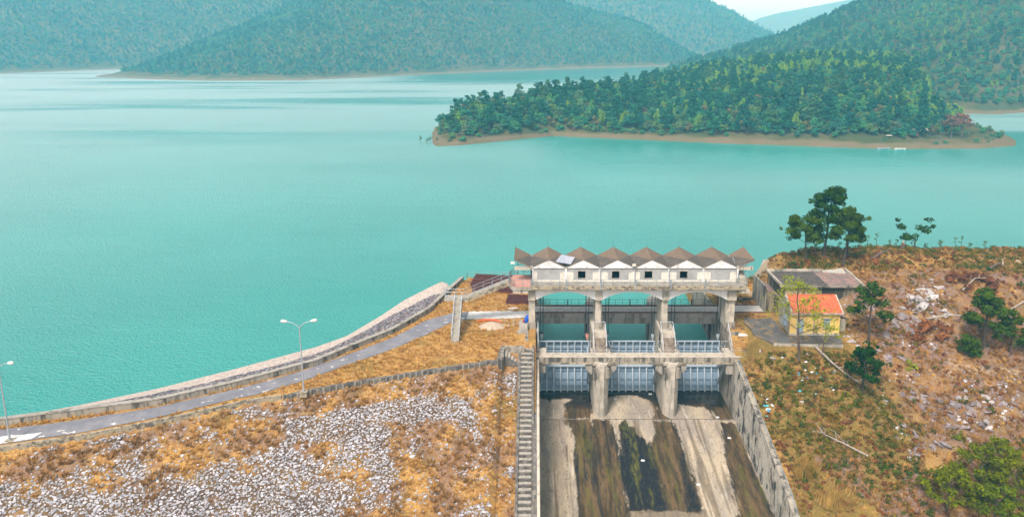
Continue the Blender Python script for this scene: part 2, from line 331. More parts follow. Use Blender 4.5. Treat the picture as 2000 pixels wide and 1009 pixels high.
strip('road_end_patch', [(-63, 68.9), (-58.2, 69.7), (-53.9, 70.6)], [(-62, 66.9), (-57.2, 68.3), (-54.2, 69.3)], 6.08, MATS['bright_concrete'], 'pale concrete patch on the road below the cropped lamp', 'pavement', n=20)
# upstream face of the dam: pale stone pitching by the water, purple-grey stones above it
def offs(f): return lambda X_: pin(X_, WALL)+(np.maximum(pin(X_, SHORE), pin(X_, WALL)+1.5)-pin(X_, WALL))*f
t = NT('pale_pitching'); c = t.mix(t.ramp(t.noise(1.8, V1, 6, .7), .42, .6), (.86, .73, .64), (.66, .54, .45)); c = t.mix(t.ramp(t.noise(5, V1, 5), .56, .66), c, (.28, .22, .18))
vo = t.n('ShaderNodeTexVoronoi'); vo.inputs['Scale'].default_value = 2.2; t.l(t.tc.outputs['Object'], vo.inputs[0]); c = t.mix(t.math('MULTIPLY', t.ramp(vo.outputs['Distance'], .38, .62), .5), c, (.2, .16, .13))
t.color(c); t.p.inputs['Roughness'].default_value = .9; t.bump(vo.outputs['Distance'], .7, .15); MATS['pale_pitching'] = t.mat
t = NT('purple_pitching'); vo = t.n('ShaderNodeTexVoronoi'); vo.inputs['Scale'].default_value = 2.6; t.l(t.tc.outputs['Object'], vo.inputs[0])
c = t.mix(t.ramp(t.noise(6, V1, 3), .4, .6), (.17, .14, .19), (.33, .28, .33)); hs_ = t.n('ShaderNodeSeparateColor'); t.l(vo.outputs['Color'], hs_.inputs[0])
c = t.mix(t.ramp(hs_.outputs[0], .62, .7), c, (.62, .57, .57)); c = t.mix(t.ramp(hs_.outputs[1], .75, .8), c, (.34, .19, .14)); c = t.mix(t.ramp(vo.outputs['Distance'], .4, .62), c, (.05, .045, .05))
t.color(c); t.p.inputs['Roughness'].default_value = .9; t.bump(vo.outputs['Distance'], .9, .25); MATS['purple_pitching'] = t.mat
def bank(name, xs_, f0, f1, m, label, dz):
    n = len(xs_); k = 8; rows = []
    for j in range(k+1):
        f = f0(xs_)+(f1(xs_)-f0(xs_))*j/k; yy = offs(f)(xs_); rows.append(np.column_stack([xs_, yy, height(xs_, yy, False)+dz]))
    o = mesh_obj(name, np.concatenate(rows), grid_faces(n, k+1), m, None, (0, 0, 0)); o['kind'] = 'structure'; return tag(o, label, 'stone bank')
bx = np.arange(-75, -12.6, .4)
split = lambda X_: np.interp(X_, [-75, -30, -24, -19, -16.5, -13], [.52, .55, .58, .62, .66, .70])+(vnoise(X_*1.3, X_*0, 3)-.5)*.05
bank('upstream_stone_pitching', bx, lambda x: x*0+.03, split, MATS['purple_pitching'], 'purple grey stone pitching between the parapet wall and the pale strip', .06)
bank('upstream_shore_strip', bx, split, lambda x: x*0+1.12, MATS['pale_pitching'], 'pale stone strip along the edge of the water', .05)

# ---- the lake
edge = [(-900, -120), (-150, 62), (-66, 72.5)]+[(x, y+4) for x, y in WALL]+[(-9, 121.8), (.2, 122), (.4, 101.6), (28.4, 101.6), (28.6, 122), (36, 126), (50, 128), (60, 133), (190, 133), (1500, -100)]
poly = edge+[(6000, 1500), (6000, 5500), (-6000, 5500), (-6000, 1500)]
t = NT('lake_water')
c = t.mix(t.ramp(t.noise(.012, V1, 3), .35, .65), (.016, .215, .190), (.024, .252, .222))
t.color(c, 1.); t.p.inputs['IOR'].default_value = 1.33; t.p.inputs['Specular IOR Level'].default_value = .9
n1 = t.noise(1.3, (1, 1.7, 1), 3, .6, co='Object', dist=.6); n2 = t.noise(.16, (.6, 1.6, 1), 3, .55); n3 = t.noise(2.6, (1, 1.5, 1), 2)
h = t.math('ADD', t.math('MULTIPLY', n1, .55), t.math('ADD', t.math('MULTIPLY', n2, .45), t.math('MULTIPLY', n3, .3)))
sp = t.n('ShaderNodeSeparateXYZ'); t.l(t.tc.outputs['Object'], sp.inputs[0])
def zone_box(y0, y1, y2, y3, x0, x1): return t.math('MULTIPLY', t.math('MULTIPLY', t.ramp(sp.outputs[1], y0, y1), t.ramp(sp.outputs[1], y3, y2)), t.ramp(sp.outputs[0], x0, x1))
lee = t.math('MAXIMUM', zone_box(225, 300, 340, 360, -8, 30), zone_box(640, 760, 1000, 1100, -190, -60))       # water lying in the lee of the shores is smoother
far = t.ramp(sp.outputs[1], 230, 420); wn = t.ramp(t.noise(.0065, (.35, 2.6, 1), 3), .28, .52)
calm = t.math('SUBTRACT', t.math('SUBTRACT', 1., t.math('MULTIPLY', t.math('SUBTRACT', 1., wn), t.math('ADD', t.math('MULTIPLY', far, .75), .12))), lee); calm = t.math('MAXIMUM', calm, 0.)
b = t.n('ShaderNodeBump'); b.inputs['Distance'].default_value = .6; t.l(h, b.inputs['Height']); mr = t.n('ShaderNodeMapRange'); t.l(calm, mr.inputs[0]); mr.inputs['To Min'].default_value = .25; mr.inputs['To Max'].default_value = 1.0
r2 = t.n('ShaderNodeMapRange'); t.l(calm, r2.inputs[0]); r2.inputs['To Min'].default_value = .08; r2.inputs['To Max'].default_value = .45; 
df = t.n('ShaderNodeBsdfDiffuse'); gl = t.n('ShaderNodeBsdfGlossy'); fr = t.n('ShaderNodeFresnel'); fr.inputs['IOR'].default_value = 1.33; mx = t.n('ShaderNodeMixShader')
t.l(c, df.inputs['Color']); t.l(r2.outputs[0], gl.inputs['Roughness']); t.l(fr.outputs[0], mx.inputs[0]); t.l(df.outputs[0], mx.inputs[1]); t.l(gl.outputs[0], mx.inputs[2]); t.l(mx.outputs[0], t.out.inputs['Surface'])
t.l(b.outputs[0], df.inputs['Normal']); t.l(b.outputs[0], gl.inputs['Normal'])
t.l(mr.outputs[0], b.inputs['Strength']); t.l(b.outputs[0], t.p.inputs['Normal'])
lake = MB(); lake.add([(x, y, 0) for x, y in poly], [tuple(range(len(poly)))])
lake = lake.build('water', t.mat, None, (0, 0, 0)); lake['kind'] = 'structure'; tag(lake, 'turquoise reservoir water with fine ripples', 'water')
# the bed far below, so the ground reaches the horizon
bed = MB(); bed.add([(-7000, -400, -14), (7000, -400, -14), (7000, 6000, -14), (-7000, 6000, -14)], [(0, 1, 2, 3)])
bed = bed.build('terrain', M('bed_soil', (.20, .15, .09), [((.1, .12, .05), .05, V1, .4, .6, .8)], .95), None, (0, 0, 0)); bed['kind'] = 'structure'; tag(bed, 'low ground under and beyond the reservoir', 'ground')

# ---- the far hills: each column of the grid runs from its shore up to its ridge
t = NT('hill_soil'); ge = t.n('ShaderNodeNewGeometry'); sp = t.n('ShaderNodeSeparateXYZ'); t.l(ge.outputs['Position'], sp.inputs[0])
c = t.mix(t.ramp(t.noise(.05, V1, 4), .4, .6), (.070, .085, .030), (.12, .11, .045))
zz = t.math('ADD', sp.outputs[2], t.math('MULTIPLY', t.noise(.08, V1, 3), 3.0)); c = t.mix(t.ramp(zz, 3.0, 4.1), t.mix(t.ramp(t.noise(.12, V1, 4), .4, .6), (.19, .145, .085), (.16, .14, .07)), c)
t.color(c); t.p.inputs['Roughness'].default_value = 1; t.p.inputs['Specular IOR Level'].default_value = 0; HILL = t.mat
HS = {}
def hill(name, label, shore, ridge, seed, gam=1.0, amp=6., du=6, back=.5, tm=1.25):
    """shore: (x/y slope u, distance); ridge: (u, distance, height)"""
    shore = sorted(shore); ridge = sorted(ridge)
    us = np.arange(ridge[0][0], ridge[-1][0], du/1390.); ts = np.concatenate([[-.04, 0, .01, .025], np.linspace(.05, tm, 34)])
    Ys = np.interp(us, [s[0] for s in shore], [s[1] for s in shore]); Yr = np.interp(us, [r[0] for r in ridge], [r[1] for r in ridge]); zr = np.interp(us, [r[0] for r in ridge], [r[2] for r in ridge])
    U, T = np.meshgrid(us, ts); 
    def at(U, T):
        ys_ = np.interp(U, us, Ys); yr = np.interp(U, us, Yr); z_ = np.interp(U, us, zr)
        Yv = ys_+(yr-ys_)*T; Tc = np.clip(T, 0, 1)
        prof = np.where(T <= 1, np.sin(Tc*math.pi/2)**gam, 1-(T-1)**2*back*4)
        Xv = U*Yv
        nz_ = (fbm(Xv*.012, Yv*.012, seed, 3)-.5)*amp*2*np.minimum(np.sin(np.clip(T, 0, 1)*math.pi)*1.2+.0, 1)
        Z = np.where(T < 0, T*60, z_*np.where(z_ < .6, np.maximum(prof, .5)+(T > 1)*(T-1)*0, prof)-(z_ < .6)*(T > 1)*3*(T-1)+nz_*np.minimum(1, z_/30)+np.minimum(T, .05)*16*np.clip(z_/3, 0, 1))
        return Xv, Yv, Z
    Xv, Yv, Z = at(U, T)
    o = mesh_obj(name, np.stack([Xv.ravel(), Yv.ravel(), Z.ravel()], 1), grid_faces(len(us), len(ts)), HILL, None, (0, 0, 0), True)
    o['kind'] = 'structure'; tag(o, label, 'hill'); HS[label] = at; return at, us[0], us[-1]
def S(pts): return [((x)/(y*.985), y) for x, y in pts]
def Rg(pts, dz): return [(x/(y*.985), y, z+dz) for x, y, z in pts]
hillA = hill('hills', 'long forested hillside at the far left shore',
    S([(-748, 779), (-616, 826), (-585, 867), (-550, 913), (-491, 964), (-319, 1006), (-150, 1060)]), [(-1.0, 1250, 165), (-.7, 1300, 170), (-.45, 1380, 165), (-.3, 1400, 150), (-.12, 1400, 140)], 3, .9, 14)
hillB = hill('hills', 'forested hill in the middle of the far shore',
    S([(-470, 775), (-455, 768), (-393, 738), (-319, 715), (-230, 722), (-164, 779), (-88, 846), (37, 938), (172, 1006), (270, 1040)]),
    Rg([(-478, 792, 0), (-458, 790, 2), (-450, 860, 9), (-433, 950, 31), (-398, 1000, 51), (-357, 1050, 78), (-310, 1100, 112), (-187, 1100, 140), (-36, 1150, 124), (38, 1200, 94), (88, 1200, 78), (173, 1200, 57), (199, 1150, 36), (240, 1150, 13), (262, 1120, 2)], 0), 7, 1.0, 10)
hillC = hill('hills', 'pale blue forested hill behind the middle hill',
    [(-.15, 1300), (.5, 1300)], Rg([(-200, 1700, 150), (53, 1700, 133), (242, 1700, 160), (392, 1700, 114), (447, 1700, 90), (497, 1700, 61), (527, 1700, 47), (571, 1700, 26), (640, 1700, 5)], 0), 11, .9, 8)
hillD = hill('mountains', 'faint hazy mountain beyond the far hills',
    [(.2, 2500), (.8, 2500)], Rg([(700, 3000, 20), (836, 3000, 60), (908, 3000, 97), (1001, 3000, 122), (1167, 3000, 152), (1271, 3000, 172), (1580, 3000, 222), (2100, 3000, 240)], 0), 13, .8, 10)
hillE = hill('hills', 'tall forested hillside rising on the right',
    S([(104, 735), (140, 690), (150, 560), (165, 490), (192, 462), (252, 428), (273, 424), (300, 436), (420, 470), (640, 500), (900, 520)]),
    Rg([(103, 745, -1), (112, 752, 0), (143, 790, 6), (209, 830, 20), (280, 870, 37), (323, 890, 51), (375, 900, 71), (400, 900, 80), (472, 900, 113), (590, 900, 164), (726, 850, 190), (847, 800, 185), (1100, 780, 160)], 0), 17, 1.0, 9)
PEN_SH = S([(-51.0, 346), (-48.4, 332), (-45.6, 316), (-43, 306), (-41.4, 304), (-32.4, 306.8), (-19.5, 315.5), (8.5, 334.5), (36.7, 326.3), (80.7, 312.5), (122.3, 302.6), (146.2, 297.2), (186, 298.5), (205, 305), (214, 311)])
PEN_RG = Rg([(-51.6, 349, -.8), (-48.8, 347, .5), (-46.4, 348, 2.0), (-41, 350, 4.5), (-38, 352, 6.5), (-30, 362, 9), (-12, 368, 10), (15, 385, 14.5), (47, 425, 13), (76, 455, 14), (104, 480, 17.5), (155, 500, 23.5), (197, 500, 27), (238, 470, 27), (232, 432, 15), (212, 385, 5.5), (206, 345, 4), (212, 332, 2.2), (214.5, 318, .2)], 0)
PEN_RG.sort()
pen = hill('hill', 'wooded peninsula reaching into the lake', PEN_SH, PEN_RG, 19, .75, 3.0, 3, 1.3, 1.5)
# ================================================================ TREES
def leaf_mat(name, cols, var=.5, trans=.12, spread=.0):
    t = NT(name); oi = t.n('ShaderNodeObjectInfo'); cr = t.n('ShaderNodeValToRGB'); cr.color_ramp.interpolation = 'LINEAR'
    e = cr.color_ramp.elements; n = len(cols)
    e[0].position = 0; e[0].color = (*cols[0], 1); e[1].position = 1; e[1].color = (*cols[-1], 1)
    for i in range(1, n-1): x = e.new(i/(n-1)); x.color = (*cols[i], 1)
    t.l(oi.outputs['Random'], cr.inputs[0])
    v = t.n('ShaderNodeHueSaturation'); mr = t.n('ShaderNodeMapRange'); mr.inputs['From Min'].default_value = .3; mr.inputs['From Max'].default_value = .7
    mr.inputs['To Min'].default_value = 1-var; mr.inputs['To Max'].default_value = 1+var; t.l(t.noise(1.1, V1, 3), mr.inputs[0]); t.l(mr.outputs[0], v.inputs['Value'])
    t.l(cr.outputs[0], v.inputs['Color']); d = t.n('ShaderNodeBsdfDiffuse'); tr = t.n('ShaderNodeBsdfTranslucent'); ms = t.n('ShaderNodeMixShader'); ms.inputs[0].default_value = trans
    for s_ in (d, tr): t.l(v.outputs[0], s_.inputs['Color'])
    t.l(d.outputs[0], ms.inputs[1]); t.l(tr.outputs[0], ms.inputs[2]); t.l(ms.outputs[0], t.out.inputs['Surface']); t.t.nodes.remove(t.p)
    MATS[name] = t.mat; return t.mat
leaf_mat('pine_leaf', [(.010, .062, .038), (.020, .098, .042), (.013, .072, .045), (.058, .13, .038)])  # pine and broad leaves tinted blue, carrying part of the distance haze
leaf_mat('broad_leaf', [(.020, .13, .070), (.058, .20, .060), (.024, .12, .085), (.115, .22, .045), (.085, .125, .06)])
leaf_mat('bamboo_leaf', [(.09, .24, .025), (.19, .32, .03), (.12, .23, .03)])
leaf_mat('olive_leaf', [(.10, .11, .03), (.13, .12, .04), (.16, .12, .045)])
leaf_mat('red_leaf', [(.15, .075, .06), (.20, .085, .05), (.16, .10, .07)])
M('bark', (.10, .075, .055), [((.05, .04, .03), 3, V1, .4, .65, .8), ((.19, .15, .12), 4, V1, .58, .7, .6)], .95)
M('pale_bark', (.42, .36, .30), [((.25, .2, .16), 3, V1, .45, .65, .8)], .9)
M('dead_bark', (.17, .12, .09), [((.08, .06, .05), 3, V1, .4, .65, .8)], .95)
def leaf_cloud(clumps, dens, size, rs, el=1.5, up=.35):
    Vs = []; 
    for (cx, cy_, cz, rx, rz) in clumps:
        n = max(6, int(dens*rx*max(rx, rz)))
        d = rs.normal(size=(n, 3)); d /= np.linalg.norm(d, axis=1, keepdims=True)
        r = rs.uniform(.45, 1.0, (n, 1))**.7
        p = np.array([cx, cy_, cz])+d*r*np.array([rx, rx, rz])
        nn = d*1.0+rs.normal(size=(n, 3))*.42+np.array([0, 0, up]); nn /= np.linalg.norm(nn, axis=1, keepdims=True)
        t = np.cross(nn, rs.normal(size=(n, 3))); t /= np.linalg.norm(t, axis=1, keepdims=True); b = np.cross(nn, t)
        s = size*rs.uniform(.55, 1.25, (n, 1)); t *= s*el*.5; b *= s*.5
        Vs.append(np.stack([p-t, p+b*.9, p+t, p-b*.9], 1))
    V = np.concatenate(Vs).reshape(-1, 3); return V, np.arange(len(V)).reshape(-1, 4)
def crown_clumps(kind, h, rs):
    c = []
    if kind == 'pine':
        for i in range(11):
            f = i/10.; z = h*(.42+.55*f); r = h*.21*(1-f)**.6+.25; a = rs.uniform(0, 6.28); k = r*rs.uniform(.3, 1.0)
            c.append((k*math.cos(a), k*math.sin(a), z, h*rs.uniform(.09, .15), h*rs.uniform(.06, .09)))
        for i in range(4): a = i*1.6+rs.uniform(0, 1); c.append((h*.17*math.cos(a), h*.17*math.sin(a), h*rs.uniform(.45, .65), h*.12, h*.08))
    elif kind == 'broad':
        for i in range(12):
            a = rs.uniform(0, 6.28); k = h*.30*math.sqrt(rs.uniform(0, 1)); z = h*rs.uniform(.30, .88-.35*(k/(h*.3))**2)
            c.append((k*math.cos(a), k*math.sin(a), z, h*rs.uniform(.12, .2), h*rs.uniform(.1, .15)))
    elif kind == 'bamboo':
        for i in range(9):
            a = rs.uniform(0, 6.28); k = h*.2*math.sqrt(rs.uniform(0, 1)); z = h*rs.uniform(.35, .9)
            c.append((k*math.cos(a), k*math.sin(a), z, h*.10, h*.17))
    elif kind == 'shrub':
        for i in range(7):
            a = rs.uniform(0, 6.28); k = h*.5*math.sqrt(rs.uniform(0, 1)); c.append((k*math.cos(a), k*math.sin(a), h*rs.uniform(.25, .72), h*rs.uniform(.22, .34), h*rs.uniform(.18, .27)))
    return c
def far_tree(name, kind, h, dens, size, leafm, seed, label, cat, group, loc=(0, 0, -9)):
    rs = np.random.RandomState(seed); t = thing(name, label, cat, loc, group)
    V, Fc = leaf_cloud(crown_clumps(kind, h, rs), dens, size, rs)
    cr = mesh_obj('crown', V+np.array(loc), Fc, MATS[leafm], t); cr_n = len(Fc)
    tb = MB(); L = loc; tb.tube([(L[0], L[1], L[2]-.6), (L[0]+.1, L[1], L[2]+h*.3), (L[0]-.05, L[1]+.1, L[2]+h*.7)], [h*.022, h*.018, h*.009], 5)
    if kind != 'shrub':
        for k in range(4):
            a = k*1.7+seed; z = h*(.35+.1*k); tb.tube([(L[0], L[1], L[2]+z), (L[0]+h*.16*math.cos(a), L[1]+h*.16*math.sin(a), L[2]+z+h*.09)], [h*.010, h*.005], 4)
    tb.build('trunk', MATS['bark'], t)
    return t, cr
GP = 'trees of the wood on the peninsula across the lake'
KIND = {}
for nm, (kind, h, dens, size, lm, seed, label) in {
    'pine': ('pine', 10., 36, .56, 'pine_leaf', 1, 'dark green pine in the wood on the peninsula across the lake'),
    'pine2': ('pine', 9., 36, .56, 'pine_leaf', 8, 'dark green pine in the wood on the peninsula across the lake'),
    'broad': ('broad', 7.5, 40, .54, 'broad_leaf', 2, 'round mid green tree in the wood on the peninsula across the lake'),
    'broad2': ('broad', 6.5, 42, .54, 'broad_leaf', 12, 'round mid green tree in the wood on the peninsula across the lake'),
    'bamboo': ('bamboo', 8.5, 40, .5, 'bamboo_leaf', 3, 'bright yellow green plumed tree in the wood on the peninsula across the lake'),
    'olive': ('broad', 6., 38, .5, 'olive_leaf', 4, 'dull olive brown tree in the wood on the peninsula across the lake'),
    'shrub': ('shrub', 3.2, 30, .6, 'broad_leaf', 5, 'low green bush at the foot of the wood on the peninsula across the lake'),
    'red': ('broad', 5.5, 18, .6, 'red_leaf', 6, 'reddish leafless looking tree in the wood on the peninsula across the lake')}.items():
    base = {'pine': 'pine_tree', 'pine2': 'pine_tree', 'bamboo': 'bamboo_clump', 'shrub': 'bush'}.get(nm, 'broadleaf_tree')
    KIND[nm] = [far_tree(base, kind, h, dens, size, lm, seed, label, 'bush' if nm == 'shrub' else 'tree', GP), h, False]
def spread(at, shore, ridge, s, t0, t1, seed, xr=None):
    shore = sorted(shore); ridge = sorted(ridge); rs = np.random.RandomState(seed)
    X0 = min(r[0]*r[1] for r in ridge); X1 = max(r[0]*r[1] for r in ridge); Y0 = min(q[1] for q in shore); Y1 = max(r[1] for r in ridge)*1.05
    gx, gy = np.meshgrid(np.arange(X0, X1, s), np.arange(Y0, Y1, s)); gx = gx.ravel(); gy = gy.ravel()
    gx = gx+rs.uniform(-.48, .48, len(gx))*s; gy = gy+rs.uniform(-.48, .48, len(gy))*s; U = gx/gy
    a = np.interp(U, [q[0] for q in shore], [q[1] for q in shore]); b = np.interp(U, [r[0] for r in ridge], [r[1] for r in ridge]); T = (gy-a)/np.maximum(b-a, 1e-3)
    k = (U > max(ridge[0][0], -.80)) & (U < min(ridge[-1][0]-.003, .80)) & (T > t0) & (T < t1)
    U, T = U[k], T[k]; x, y, z = at(U, T); return x, y, z, T, rs
def stuff(name, pts, sc_, rot, src, label, cat, mat):
    me = bpy.data.meshes.new(name); me.vertices.add(len(pts)); me.vertices.foreach_set('co', np.asarray(pts, np.float32).ravel())
    for n_, d_ in (('size', sc_), ('turn', rot)):
        a_ = me.attributes.new(n_, 'FLOAT', 'POINT'); a_.data.foreach_set('value', np.asarray(d_, np.float32))
    o = bpy.data.objects.new(name, me); COL.objects.link(o); o['kind'] = 'stuff'; tag(o, label, cat); me.materials.append(mat)
    g = bpy.data.node_groups.new(name, 'GeometryNodeTree'); g.interface.new_socket('Geometry', in_out='INPUT', socket_type='NodeSocketGeometry'); g.interface.new_socket('Geometry', in_out='OUTPUT', socket_type='NodeSocketGeometry')
    N = g.nodes; gi = N.new('NodeGroupInput'); go = N.new('NodeGroupOutput'); ip = N.new('GeometryNodeInstanceOnPoints'); oi = N.new('GeometryNodeObjectInfo'); oi.inputs['Object'].default_value = src
    if 'As Instance' in oi.inputs: oi.inputs['As Instance'].default_value = False
    oi.transform_space = 'ORIGINAL'
    A = []
    for n_ in ('size', 'turn'):
        x = N.new('GeometryNodeInputNamedAttribute'); x.data_type = 'FLOAT'; x.inputs['Name'].default_value = n_; A.append(x)
    cx = N.new('ShaderNodeCombineXYZ'); g.links.new(A[1].outputs['Attribute'], cx.inputs['Z'])
    e2r = N.new('FunctionNodeEulerToRotation'); g.links.new(cx.outputs[0], e2r.inputs[0])
    g.links.new(gi.outputs[0], ip.inputs['Points']); g.links.new(oi.outputs['Geometry'], ip.inputs['Instance']); g.links.new(e2r.outputs[0], ip.inputs['Rotation']); g.links.new(A[0].outputs['Attribute'], ip.inputs['Scale']); g.links.new(ip.outputs[0], go.inputs[0])
    md = o.modifiers.new('scatter', 'NODES'); md.node_group = g; return o
# ---- the peninsula: the 300 nearest trees one by one, the rest of its wood as one mass per kind
x, y, z, T, rs = spread(pen[0], PEN_SH, PEN_RG, 2.9, .03, 1.12, 77)
n = len(x); typ = np.empty(n, object); f = fbm(x*.02, y*.02, 71, 3); q = rs.uniform(size=n); low = z < 3.0
typ[:] = 'pine'; typ[q < .45] = 'broad'; typ[(q > .45) & (q < .62)] = 'broad2'; typ[(q > .62) & (q < .8)] = 'pine2'; typ[q > .93] = 'olive'; typ[q > .982] = 'red'
typ[((z < 2.4) | (low & (q < .6)) | (q < .06))] = 'shrub'
bam = ((T > .93) & (x > 95) & (q < .8)) | ((np.abs(T-.62-(fbm(x*.03, y*0, 5)-.5)*.3) < .05) & (x > 105) & (x < 205) & (q < .8)); typ[bam] = 'bamboo'; typ[(q > .90) & (q < .93)] = 'bamboo'
spit = x/y > .60
keep = (z > 1.5+(vnoise(x*.25, y*.25, 9)-.5)*1.6)
keep &= ~((x > 138) & (x < 195) & (y < 316) & (z < 3.4)); keep &= ~(spit & (q > .18)); keep &= ~((x < -38) & (y < 325) & (q > .25))
x, y, z, typ, T, q = [v[keep] for v in (x, y, z, typ, T, q)]; typ[(x/y > .61)] = 'shrub'
order = np.argsort(y); single = set(order[:300].tolist())
def s_of(k, q_): return np.array(.50+.62*((np.asarray(q_)*7.3) % 1.0)**1.4)
for i in order[:300]:
    K = KIND[typ[i]]; loc = (x[i], y[i], z[i]-.1); s_ = float(s_of(0, [q[i]])[0])
    if not K[2]: o = K[0][0]; K[2] = True
    else: o = copy_tree(K[0][0], None, [c_ for c_ in K[0][0].children])
    o.location = loc; o.scale = (s_,)*3; o.rotation_euler = (0, 0, float(q[i]*57 % 6.28))
rest = np.array(order[300:])
LAB = {'pine': 'dark green pines', 'pine2': 'dark green pines', 'broad': 'mid green trees', 'broad2': 'mid green trees', 'bamboo': 'bright yellow green plumed trees', 'olive': 'olive brown trees', 'shrub': 'low green bushes', 'red': 'reddish bare looking trees'}
def mass(x, y, z, typ, q, where, big=1.0):
    for k in KIND:
        m = typ == k
        if m.sum() == 0: continue
        stuff('forest', np.stack([x[m], y[m], z[m]-.2], 1), s_of(0, q[m])*big, q[m]*91 % 6.28, KIND[k][0][1], '%s massed %s%s' % (LAB[k], where, {'pine2': ', slender', 'broad2': ', smaller'}.get(k, '')), 'forest', KIND[k][0][1].data.materials[0])
mass(x[rest], y[rest], z[rest], typ[rest], q[rest], 'behind the front rows on the peninsula')
def cover(at, shore, ridge, s, t0, t1, seed, where, big=1.0, zmin=4.2, green=.0, mixed=0):
    x, y, z, T, rs = spread(at, shore, ridge, s, t0, t1, seed); q = rs.uniform(size=len(x)); typ = np.empty(len(x), object)
    f = fbm(x*.015, y*.015, seed+1, 3)+(rs.uniform(size=len(x))-.5)*.35
    typ[:] = 'broad'; typ[f > .46] = 'pine'; typ[f > .58] = 'broad2'; typ[(q < .04+mixed)] = 'olive'; typ[(q > .99)] = 'red'; typ[(q > .88) & (q < .88+green) & (fbm(x*.01, y*.01, 8, 2) > .5)] = 'bamboo'
    k = z > zmin+(vnoise(x*.1, y*.1, 3)-.5)*2; k &= rs.uniform(size=len(x)) < .94
    mass(x[k], y[k], z[k], typ[k], q[k], where, big)
SA = S([(-748, 779), (-616, 826), (-585, 867), (-550, 913), (-491, 964), (-319, 1006), (-150, 1060)]); RA = [(-1.0, 1250, 165), (-.7, 1300, 170), (-.45, 1380, 165), (-.3, 1400, 150), (-.12, 1400, 140)]
SB = S([(-470, 775), (-455, 768), (-393, 738), (-319, 715), (-230, 722), (-164, 779), (-88, 846), (37, 938), (172, 1006), (270, 1040)])
RB = Rg([(-478, 792, 0), (-458, 790, 2), (-450, 860, 9), (-433, 950, 31), (-398, 1000, 51), (-357, 1050, 78), (-310, 1100, 112), (-187, 1100, 140), (-36, 1150, 124), (38, 1200, 94), (88, 1200, 78), (173, 1200, 57), (199, 1150, 36), (240, 1150, 13), (262, 1120, 2)], 0)
SE = S([(104, 735), (140, 690), (150, 560), (165, 490), (192, 462), (252, 428), (273, 424), (300, 436), (420, 470), (640, 500), (900, 520)])
RE = Rg([(103, 745, -1), (112, 752, 0), (143, 790, 6), (209, 830, 20), (280, 870, 37), (323, 890, 51), (375, 900, 71), (400, 900, 80), (472, 900, 113), (590, 900, 164), (726, 850, 190), (847, 800, 185), (1100, 780, 160)], 0)
RC = Rg([(-200, 1700, 150), (53, 1700, 133), (242, 1700, 160), (392, 1700, 114), (447, 1700, 90), (497, 1700, 61), (527, 1700, 47), (571, 1700, 26), (640, 1700, 5)], 0)
cover(hillA[0], SA, RA, 4.3, .01, .95, 201, 'over the hillside at the far left shore', .82)
cover(hillB[0], SB, RB, 3.6, .01, 1.05, 202, 'over the middle hill across the lake', .74)
cover(hillC[0], [(-.15, 1300), (.5, 1300)], RC, 7.0, .0, 1.03, 203, 'over the pale blue hill', 1.2)
cover(hillE[0], SE, RE, 3.5, .01, 1.03, 204, 'over the tall hillside on the right', .80, 4.0, .06, .06)
# ================================================================ GATEHOUSE, PIERS, GATES, BRIDGE
def rail(mb, pts, h=1.0, sp=1.5, r=.035, bars=2, m=0, closed=False):
    pts = [np.array(p, float) for p in pts]
    for a, b in zip(pts, pts[1:]):
        L = np.linalg.norm(b-a); n = max(1, int(round(L/sp)))
        for i in range(n+1):
            p = a+(b-a)*i/n; mb.tube([p, p+np.array([0, 0, h])], r, 5, m)
        for k in range(bars):
            z = np.array([0, 0, h*(k+1)/bars]); mb.tube([a+z, b+z], r, 5, m)
    return mb
PEAK = [2+5*k for k in range(6)]; VAL = [-.5+5*k for k in range(7)]; YF, YB = 98.8, 104.0
GH = thing('gatehouse', 'long white concrete gatehouse with a zigzag roof raised over the spillway', 'gatehouse', (14.4, 100, 6))
# front and back walls with openings
WX = [6.8, 11.75, 16.55, 21.65]
def holed(mb, x0, x1, y0, y1, z0, z1, holes):
    x = x0
    for (a, b, c, d) in holes:
        mb.box(x, a, y0, y1, z0, z1); mb.box(a, b, y0, y1, z0, c); mb.box(a, b, y0, y1, d, z1); x = b
    mb.box(x, x1, y0, y1, z0, z1)
mb = MB(); holed(mb, -.25, 29.35, YF, YF+.22, 13.1, 15.3, [(c-.55, c+.55, 13.62, 14.72) for c in WX])
holed(mb, -.25, 29.35, YB-.22, YB, 13.1, 15.3, [(c-.35, c+.45, 13.15, 14.6) for c in WX])
mb.box(-.25, -.03, YF+.22, YB-.22, 13.1, 15.3); mb.box(29.13, 29.35, YF+.22, YB-.22, 13.1, 15.3)
wall = mb.build('wall', MATS['grey_render'], GH)
mb = MB()
for i, c in enumerate(VAL):     # cream panels either side of each pilaster
    a, b = max(-.2, c-1.0+(.15 if i % 2 else -.1)), min(29.3, c+1.0+(.1 if i % 3 else -.2))
    mb.prism([(a, 13.1), (b, 13.1), (b, 14.55), ((a+b)/2+.12, 14.62), ((a+b)/2-.12, 14.62), (a, 14.5)], 'y', YF-.025, YF-.002)
mb.box(-.2, 29.3, YF-.028, YF-.002, 13.1, 13.38); mb.build('cream_panel', MATS['cream_paint'], GH)
for c in VAL: MB().box(max(c-.13, -.24), c+.13, YF-.12, YF-.03, 13.1, 15.35).build('pilaster', MATS['white_paint'], GH)
for c in WX:
    f = MB(); a, b, z0, z1 = c-.55, c+.55, 13.62, 14.72
    for q in ((a-.07, a, z0-.07, z1+.07), (b, b+.07, z0-.07, z1+.07), (a, b, z0-.07, z0), (a, b, z1, z1+.07)): f.box(q[0], q[1], YF-.05, YF+.1, q[2], q[3])
    f.build('window', MATS['column_concrete'], GH)
